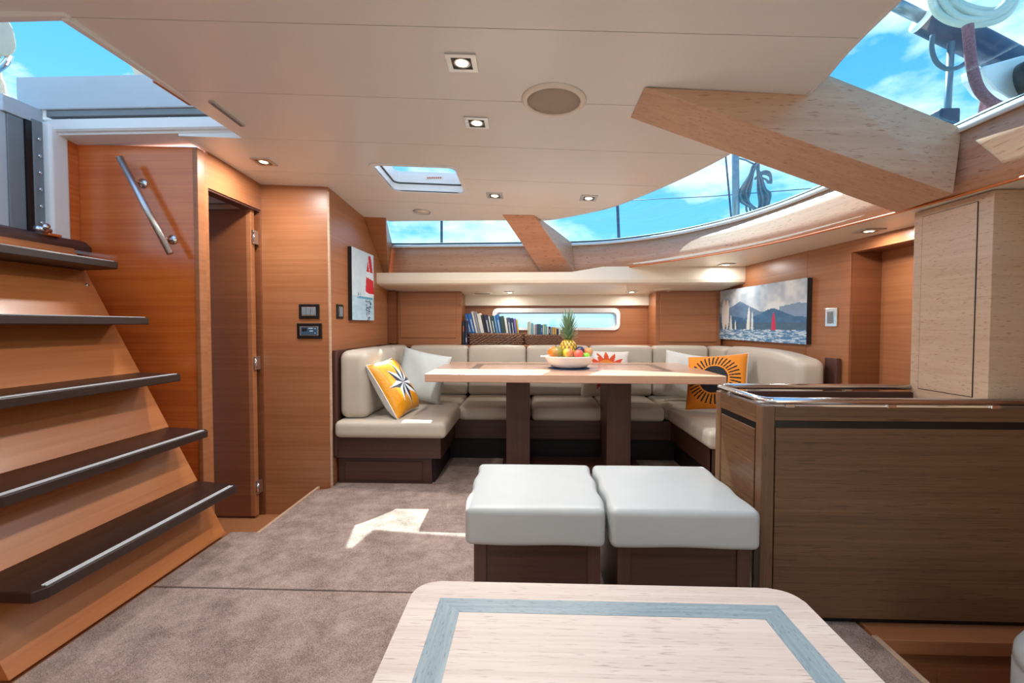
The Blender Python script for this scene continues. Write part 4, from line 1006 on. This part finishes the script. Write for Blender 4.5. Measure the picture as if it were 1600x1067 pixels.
# ------------------------------------------------------------------ baskets and books
def basket(label, x0, x1, y0, y1, z0, z1, rows, amp):
    t = thing('wicker_basket', label, 'basket', ((x0+x1)/2, (y0+y1)/2, z0))
    per = []
    st_ = .012
    def line(a, b):
        n = max(2, int((Vector(b)-Vector(a)).length/st_)); return [Vector(a).lerp(Vector(b), k/n) for k in range(n)]
    C = [(x0, y0), (x1, y0), (x1, y1), (x0, y1)]
    for k in range(4): per += line((C[k][0], C[k][1], 0), (C[(k+1) % 4][0], C[(k+1) % 4][1], 0))
    if len(per) % 2: per.pop()
    cx, cy = (x0+x1)/2, (y0+y1)/2; rz = (z1-z0)/rows
    bm = bmesh.new()
    for r in range(rows):
        P = []
        for k, p in enumerate(per):
            d = Vector((p.x-cx, p.y-cy, 0)); d.x = math.copysign(1, d.x) if abs(abs(p.x-cx)-(x1-x0)/2) < 1e-4 else 0; d.y = math.copysign(1, d.y) if abs(abs(p.y-cy)-(y1-y0)/2) < 1e-4 else 0
            P.append(p+d*amp*(1 if (k+r) % 2 else -1)+Vector((0, 0, z0+rz*(r+.5)+amp*.5*math.sin(k*1.7+r))))
        add_tube(bm, P, rz*.55, 6, closed=True)
    frombm('weave', bm, M_WICK, t, True)
    box('liner', x0+.006, x1-.006, y0+.006, y1-.006, z0, z0+.02, M_BLACKW, t)
    tube('rim', [(x0, y0, z1), (x1, y0, z1), (x1, y1, z1), (x0, y1, z1)], .008, M_WICK, t, 8, closed=True)
    return t
SH = .9165
basket('larger brown wicker basket packed with leaning books on the shelf', -.60, -.085, 4.635, 4.80, SH, SH+.105, 5, .011)
basket('smaller brown wicker basket with a row of small paperbacks on the shelf', -.045, .282, 4.635, 4.79, SH, SH+.092, 6, .007)
BM = {}
ORD = ['first', 'second', 'third', 'fourth', 'fifth', 'sixth', 'seventh', 'eighth', 'ninth', 'tenth', 'eleventh', 'twelfth', 'thirteenth', 'fourteenth', 'fifteenth', 'sixteenth', 'seventeenth']
def bmat(cn, c):
    if cn not in BM: BM[cn] = plain('book_'+cn.replace(' ', '_'), c, .45)
    return BM[cn]
def book(label, x, y, z, th, h, d, cm, lean, group, band=None):
    t = thing('book', label, 'book', (x, y, z), group); t.rotation_euler = (0, lean, 0)
    c = .0016
    V = []; 
    bm = bmesh.new()
    add_box(bm, 0, th, 0, c, 0, h); add_box(bm, 0, c, 0, d, 0, h); add_box(bm, th-c, th, 0, d, 0, h)
    frombm('cover', bm, cm, t, local=True)
    box('pages', c*1.05, th-c*1.05, c*1.05, d-.004, .003, h-.003, M_PAPER, t, local=True)
    if band: box('title_strip', th*.36, th*.64, -.0008, .0004, h*band[0], h*band[1], band[2], t, local=True)
    return t
WHT = M_MARK
C_ = {'navy': rgb(30, 40, 78), 'bright blue': rgb(36, 104, 180), 'sky blue': rgb(96, 156, 206), 'white': rgb(222, 222, 218), 'grey': rgb(150, 152, 166), 'black': rgb(28, 28, 34), 'dark green': rgb(34, 70, 70), 'teal': rgb(44, 108, 116), 'slate blue': rgb(58, 78, 112), 'yellow': rgb(224, 184, 40), 'tan': rgb(206, 164, 92), 'pale green': rgb(186, 206, 170), 'aqua': rgb(112, 176, 190), 'orange': rgb(214, 120, 60), 'lilac': rgb(120, 108, 176)}
# two dark books standing on the shelf against the locker
book('black book with an orange photo on the spine, standing against the left locker', -.664, 4.612, SH, .022, .235, .066, bmat('black', C_['black']), .0, 'books on the shelf', (.55, .78, bmat('orange', C_['orange'])))
book('navy book standing upright left of the larger basket', -.638, 4.612, SH, .024, .235, .066, bmat('navy', C_['navy']), .0, 'books on the shelf', (.1, .3, WHT))
big = [('bright blue', .300, .024), ('bright blue', .300, .034), ('white', .325, .018), ('grey', .320, .022), ('white', .300, .034), ('black', .285, .022), ('navy', .285, .034), ('white', .27, .014), ('dark green', .275, .03), ('sky blue', .275, .018), ('bright blue', .285, .03), ('dark green', .27, .036), ('white', .255, .022), ('slate blue', .255, .028), ('navy', .25, .024), ('lilac', .245, .022), ('yellow', .235, .012)]
xx = -.600; sc_ = .478/sum(b[2] for b in big); cnt = {}
for i, (cn, h, th) in enumerate(big):
    lean = lerp(-.24, -.12, i/16)
    th2 = th*sc_
    book(f'{cn} book, {ORD[i]} from the left in the larger basket', xx+.012, 4.69, SH+.030, th2*.96, h*.92, .10, bmat(cn, C_[cn]), lean, 'books in the larger basket', (.35, .8, WHT) if i in (0, 1, 6, 8, 10, 13, 14) else ((.08, .35, bmat('orange', C_['orange'])) if i == 5 else None))
    xx += th2
small = [('pale green', .20), ('white', .205), ('aqua', .19), ('white', .175), ('grey', .178), ('slate blue', .18), ('teal', .18), ('bright blue', .17), ('pale green', .178), ('aqua', .178), ('white', .155), ('navy', .155), ('grey', .15), ('tan', .15), ('tan', .145), ('navy', .135), ('white', .13)]
xx = -.036
for i, (cn, h) in enumerate(small):
    th = .0183*(1.2 if cn in ('slate blue', 'aqua', 'tan') else .95)
    book(f'small {cn} paperback, {ORD[i]} from the left in the smaller basket', xx, 4.66, SH+.021, th*.95, h, .11, bmat(cn, C_[cn]), 0.0, 'paperbacks in the smaller basket', (.6, .85, WHT) if i in (3, 7, 11) and cn != 'white' else None)
    xx += th

# ------------------------------------------------------------------ ottomans
def ottoman(label, x0, x1, dx):
    t = thing('ottoman', label, 'ottoman', ((x0+x1)/2, 1.92, 0), 'pair of ottomans')
    b0, b1 = x0+.03, x1-.015
    box('base', b0, b1, 1.70, 2.16, .012, .335, M_DARK, t, bev=.003)
    for a, b in ((b0, b0+.045), (b1-.045, b1)): box('stile', a, b, 1.693, 1.702, .012, .334, M_DARKV, t, bev=.0015)
    def wr(q, h):
        w = max(0, 1-(q.x/h.x)**4)*max(0, 1-(q.y/h.y)**4)
        if q.z > 0: q.z += .0010*math.sin(q.x*95+q.y*14+dx)*w*abs(q.x/h.x)**2+.0010*math.sin(q.y*70-q.x*22)*w*abs(q.x/h.x)
        q.x += .004*math.sin(q.y*30+dx)*(q.x/h.x)
        if q.z < 0: q.z += .002*math.sin(q.x*16+dx)
        return q
    c_ = rbox('cushion', x0, x1, 1.645, 2.19,   .330, .466, .022, M_OTTO, t, .005, n=22, warp=wr)
    for k in range(4): box('foot', (b0+.02, b1-.04)[k % 2], (b0+.04, b1-.02)[k % 2], (1.72, 2.12)[k//2], (1.74, 2.14)[k//2], 0.0, .013, M_BLACK, t)
ottoman('cream cushioned ottoman on a dark base, the left one of the pair', -.235, .262, 0.0)
ottoman('cream cushioned ottoman on a dark base, the right one beside the galley unit', .278, .785, 1.7)

# ------------------------------------------------------------------ coffee table
ct = thing('coffee_table', 'pale bleached oak coffee table with a grey inlaid border in the foreground', 'coffee table', (.165, .7, 0))
poly = rrect(-.267, .596, .30, 1.103, .055, 8)
prism('table_top', poly, 2, .455, .50, M_COFFEE, ct, bev=.003)
IN = (-.20, .529, .365, 1.033); w = .05
def strip4(x0, x1, y0, y1, w):
    return [[(x0, y1), (x1, y1), (x1-w, y1-w), (x0+w, y1-w)], [(x0, y0), (x0+w, y0+w), (x1-w, y0+w), (x1, y0)],
            [(x0, y0), (x0, y1), (x0+w, y1-w), (x0+w, y0+w)], [(x1, y0), (x1-w, y0+w), (x1-w, y1-w), (x1, y1)]]
for k, pg in enumerate(strip4(*IN, w)): prism('inlay_strip', pg, 2, .4995, .5006, M_INLAYX if k < 2 else M_INLAYY, ct)
box('pedestal', .0, .33, .5, .88, .03, .456, M_DARK, ct, bev=.01); box('foot', -.08, .41, .42, .96, .001, .03, M_DARK, ct, bev=.006)

# ------------------------------------------------------------------ galley island
ga = thing('galley_island', 'brown oak galley island with a stainless fiddle rail round its sunken top', 'cabinet', (1.45, 2.0, 0.02))
GX0, GX1, GY0, GY1, GZ0, GZ1 = .842, 2.02, 1.775, 2.215, .022, .806
box('body', GX0+.012, GX1, GY0+.012, GY1, GZ0, .762, M_GAL, ga)
box('corner_post', GX0, GX0+.046, GY0, GY0+.05, GZ0, GZ1, M_GALV, ga, bev=.003)
box('corner_post', GX0, GX0+.04, GY1-.055, GY1, GZ0, GZ1, M_GALV, ga, bev=.003)
box('top_rail', GX0+.046, GX1, GY0, GY0+.03, .755, GZ1, M_GAL, ga, bev=.002)
box('top_rail', GX0, GX0+.03, GY0+.05, GY1-.055, .755, GZ1, M_GAL, ga, bev=.002); box('top_rail', GX0+.04, GX1, GY1-.03, GY1, .74, GZ1, M_DARK, ga, bev=.002)
box('front_panel', GX0+.050, GX1, GY0+.001, GY0+.016, GZ0+.004, .728, M_GAL, ga, bev=.002)
box('finger_slot', GX0+.048, GX1, GY0+.006, GY0+.02, .728, .756, M_BLACK, ga)
box('end_panel', GX0+.001, GX0+.014, GY0+.062, GY1-.062, GZ0+.004, .712, M_GAL, ga, bev=.002)
box('finger_slot', GX0+.004, GX0+.016, GY0+.062, GY1-.062, .712, .738, M_BLACK, ga); box('end_rail', GX0+.001, GX0+.014, GY0+.052, GY1-.056, .738, .757, M_GAL, ga)
box('worktop', GX0+.03, GX1, GY0+.03, GY1-.03, .755, .772, M_DARK, ga)
rz = .826
P = [(GX1+.2, GY0+.006, rz), (GX0+.05, GY0+.006, rz), (GX0+.02, GY0+.012, rz), (GX0+.008, GY0+.035, rz), (GX0+.004, GY0+.07, rz), (GX0+.004, GY1-.05, rz), (GX0+.010, GY1-.025, rz), (GX0+.03, GY1-.010, rz), (GX0+.07, GY1-.008, rz), (GX1-.25, GY1-.008, rz)]
rl = tube('fiddle_rail', P, .0135, M_STEEL, ga, 14)
for x, y in ((GX0+.10, GY0+.006), (1.30, GY0+.006), (1.66, GY0+.006), (GX0+.004, 2.05), (GX0+.07, GY1-.008), (1.42, GY1-.008)):
    box('rail_clip', x-.016, x+.016, y-.007, y+.007, .803, .822, M_STEEL, rl, bev=.002)
# ledge and lower locker under the galley island
ll = thing('galley_plinth', 'orange wooden lower locker with a projecting ledge under the galley island', 'cabinet', (1.6, 1.8, -.40))
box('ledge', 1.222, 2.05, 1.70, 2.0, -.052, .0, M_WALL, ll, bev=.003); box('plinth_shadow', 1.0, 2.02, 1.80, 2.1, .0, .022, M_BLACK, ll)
box('locker_front', 1.215, 2.05, 1.735, 1.77, -.40, -.052, M_WALL, ll); box('locker_door', 1.447, 2.0, 1.727, 1.737, -.36, -.118, M_WALL, ll, bev=.0015)
# tall cabinet on the galley counter
tc_ = thing('tall_cabinet', 'tall limed oak cabinet with a flush panel door rising from the galley to the soffit', 'cabinet', (1.9, 2.0, .77))
box('body', 1.69, 2.10, 1.84, 2.205, .773, 1.597, M_OAK, tc_, bev=.002)
box('shadow_gap', 1.6875, 1.692, at(1526, 400, X=1.688).y, at(1440, 400, X=1.688).y, at(1526, 622, X=1.688).z, at(1526, 315, X=1.688).z, M_BLACKW, tc_)
box('door', 1.6862, 1.691, at(1526, 400, X=1.688).y+.0022, at(1440, 400, X=1.688).y-.0022, at(1526, 622, X=1.688).z+.0022, at(1526, 315, X=1.688).z-.0022, M_OAK, tc_, bev=.0008)
# round pouf at the right edge
pf = thing('round_pouf', 'round cream upholstered stool cut by the right edge of the picture', 'stool', (1.60, 1.30, -.40))
lathe('cushion', [(.0001, .59), (.19, .588), (.215, .578), (.228, .555), (.230, .53), (.226, .525), (.231, .515), (.232, .36), (.222, .30), (.20, .28), (.0001, .28)], (1.60, 1.30, -.40), M_OTTO, pf, 48)
lathe('base', [(.0001, .281), (.17, .281), (.17, .0), (.0001, .0)], (1.60, 1.30, -.40), M_DARK, pf, 40)

# ------------------------------------------------------------------ deck gear seen through the windows
def gear(o, label, cat): return tag(o, label, cat)
def pole(name, label, cat, x0, y0, x1, y1, Y, r, mat, ext=.4):
    a, b = at(x0, y0, Y=Y), at(x1, y1, Y=Y); d = (b-a).normalized()
    o = tube(name, [a-d*ext, b+d*((b.z-1.664)/-d.z)], r, mat, None, 12); return gear(o, label, cat)   # stepped on the side deck
pole('stanchion', 'thin dark stanchion outside the narrow left window', 'pole', 690, 345, 690, 382, 5.2, .014, M_SPAR)
pole('stanchion', 'thin dark stanchion outside the left end of the curved window', 'pole', 965, 325, 967, 374, 5.2, .016, M_SPAR)
pole('shroud_wire', 'thin slanting dark wire beside the aluminium pole outside the curved window', 'wire', 1134, 246, 1143, 345, 4.42, .008, M_SPAR)
pole('mast_pole', 'upright aluminium pole outside the curved window', 'pole', 1149, 240, 1150, 345, 4.3, .030, M_ALU)
gl = tube('guard_wire', [at(880, 318, Y=5.4), at(1110, 307, Y=5.1), at(1300, 292, Y=4.8)], .004, M_SPAR, None, 6); gear(gl, 'thin horizontal guard wire outside the curved window', 'wire')
rc = thing('rope_coil', 'blue grey rope coil hanging from a line outside the curved window', 'rope', at(1182, 335, Y=4.3))
for k in range(7):
    u = k/6; P = [(1181+4*math.sin(k), 254+k), (1176-6*u, 275), (1172-3*k, 300+2*k), (1166+6*k, 325+1.5*k), (1174+4*k, 338-k), (1186+3*k, 322-3*k), (1184+2*k, 295), (1184+u*4, 272)]
    tube('strand', spl([at(x, y, Y=4.3+.03*math.sin(k*2.1)) for x, y in P], 6, True), .009, M_ROPEB, rc, 8, closed=True)
for k in range(3): tube('strand', spl([at(x, y, Y=4.28) for x, y in ((1180, 280), (1192, 268+2*k), (1203, 270+3*k), (1205-2*k, 286), (1196, 280), (1184, 276))], 6, True), .008, M_ROPEB, rc, 8, closed=True)
tube('lashing', [at(1181, 258, Y=4.3), at(1165, 250, Y=4.3), at(1149, 246, Y=4.3)], .008, M_ROPEB, rc, 8)
# upper right window: spar, coil, lines, winch
DY = 2.15
def g(x, y, Y=DY): return at(x, y, Y=Y)
spar = thing('furled_spar', 'dark blue spar lying across the upper right window', 'spar', g(1500, 70))
tube('spar_tube', [g(1442, 27), g(1530, 70), g(1610, 112)], .058, M_SPAR, spar, 20)
tube('inner_tube', [g(1380, -2), g(1446, 30)], .024, M_ALU, spar, 16)
tube('end_ring', [g(1440, 26), g(1444, 28)], .061, M_WHITE, spar, 20)
cc = thing('white_rope_coil', 'pale coiled rope hanging over the spar in the upper right window', 'rope', g(1520, 20, 2.0))
for k in range(6):
    P = [(1520+(66-5*k)*math.cos(a)+3*k, -8+(48-4.5*k)*math.sin(a)+2*math.sin(3*a+k)) for a in [2*PI*j/12 for j in range(12)]]
    tube('turn', spl([g(x, y, 2.0+.012*math.sin(k*2.7)) for x, y in P], 4, True), .014, M_ROPEW, cc, 8, closed=True)
lp_ = tube('loose_line', spl([g(x, y, 2.05) for x, y in ((1457, 55), (1456, 78), (1464, 98), (1481, 108), (1500, 104), (1516, 93))], 6), .009, M_ROPEB, None, 8); gear(lp_, 'thin pale line hanging in a loop below the spar', 'rope')
rp = tube('thick_rope', spl([g(x, y, 1.90) for x, y in ((1512, 40), (1515, 75), (1520, 110), (1530, 140), (1550, 160), (1575, 170))], 6), .018, M_ROPER, None, 10); gear(rp, 'thick flecked rope curving down the right of the upper window', 'rope')
for k, lb in enumerate(('left one of two straight reddish ropes at the right of the upper window', 'right one of two straight reddish ropes at the right of the upper window')):
    o_ = tube('taut_rope', [g(1541+9*k, 125, 2.2), g(1531+9*k, 195, 2.2)], .012, M_ROPER, None, 8); gear(o_, lb, 'rope')
po = thing('deck_post', 'slim upright post with a block at its foot in the upper right window', 'post', g(1480, 195, 2.1))
tube('post_tube', [g(1486, 66, 2.1), g(1480, 182, 2.1), Vector((g(1480, 182, 2.1).x, 2.1, 1.664))], .013, M_ALU, po, 12)
a = g(1478, 184, 2.1); box('foot_block', a.x-.045, a.x+.035, a.y-.03, a.y+.03, a.z-.05, a.z+.03, M_SPAR, po, bev=.008)
wn = thing('deck_winch', 'white deck fitting with a dark drum at the right edge of the upper window', 'winch', g(1585, 140, 2.0))
a = g(1572, 112, 2.0)
q = [g(x, y, 1.95) for x, y in ((1536, 104), (1600, 86), (1640, 90), (1640, 130), (1585, 160), (1556, 142), (1538, 118))]
bm = bmesh.new(); A = [bm.verts.new(p) for p in q]; B = [bm.verts.new(p+Vector((.05, .16, .05))) for p in q]
bm.faces.new(A); bm.faces.new(B[::-1])
for k in range(len(q)): bm.faces.new((A[k], B[k], B[(k+1) % len(q)], A[(k+1) % len(q)]))
bmesh.ops.bevel(bm, geom=list(bm.edges), offset=.008, segments=2, profile=.5, affect='EDGES')
frombm('housing', bm, M_WHITE, wn)
a = g(1606, 132, 1.93); tube('drum', [a, a+Vector((.02, -.06, .01))], .085, M_BLACK, wn, 28); tube('drum_hub', [a+Vector((.02, -.06, .01)), a+Vector((.024, -.072, .012))], .05, M_SPAR, wn, 24)
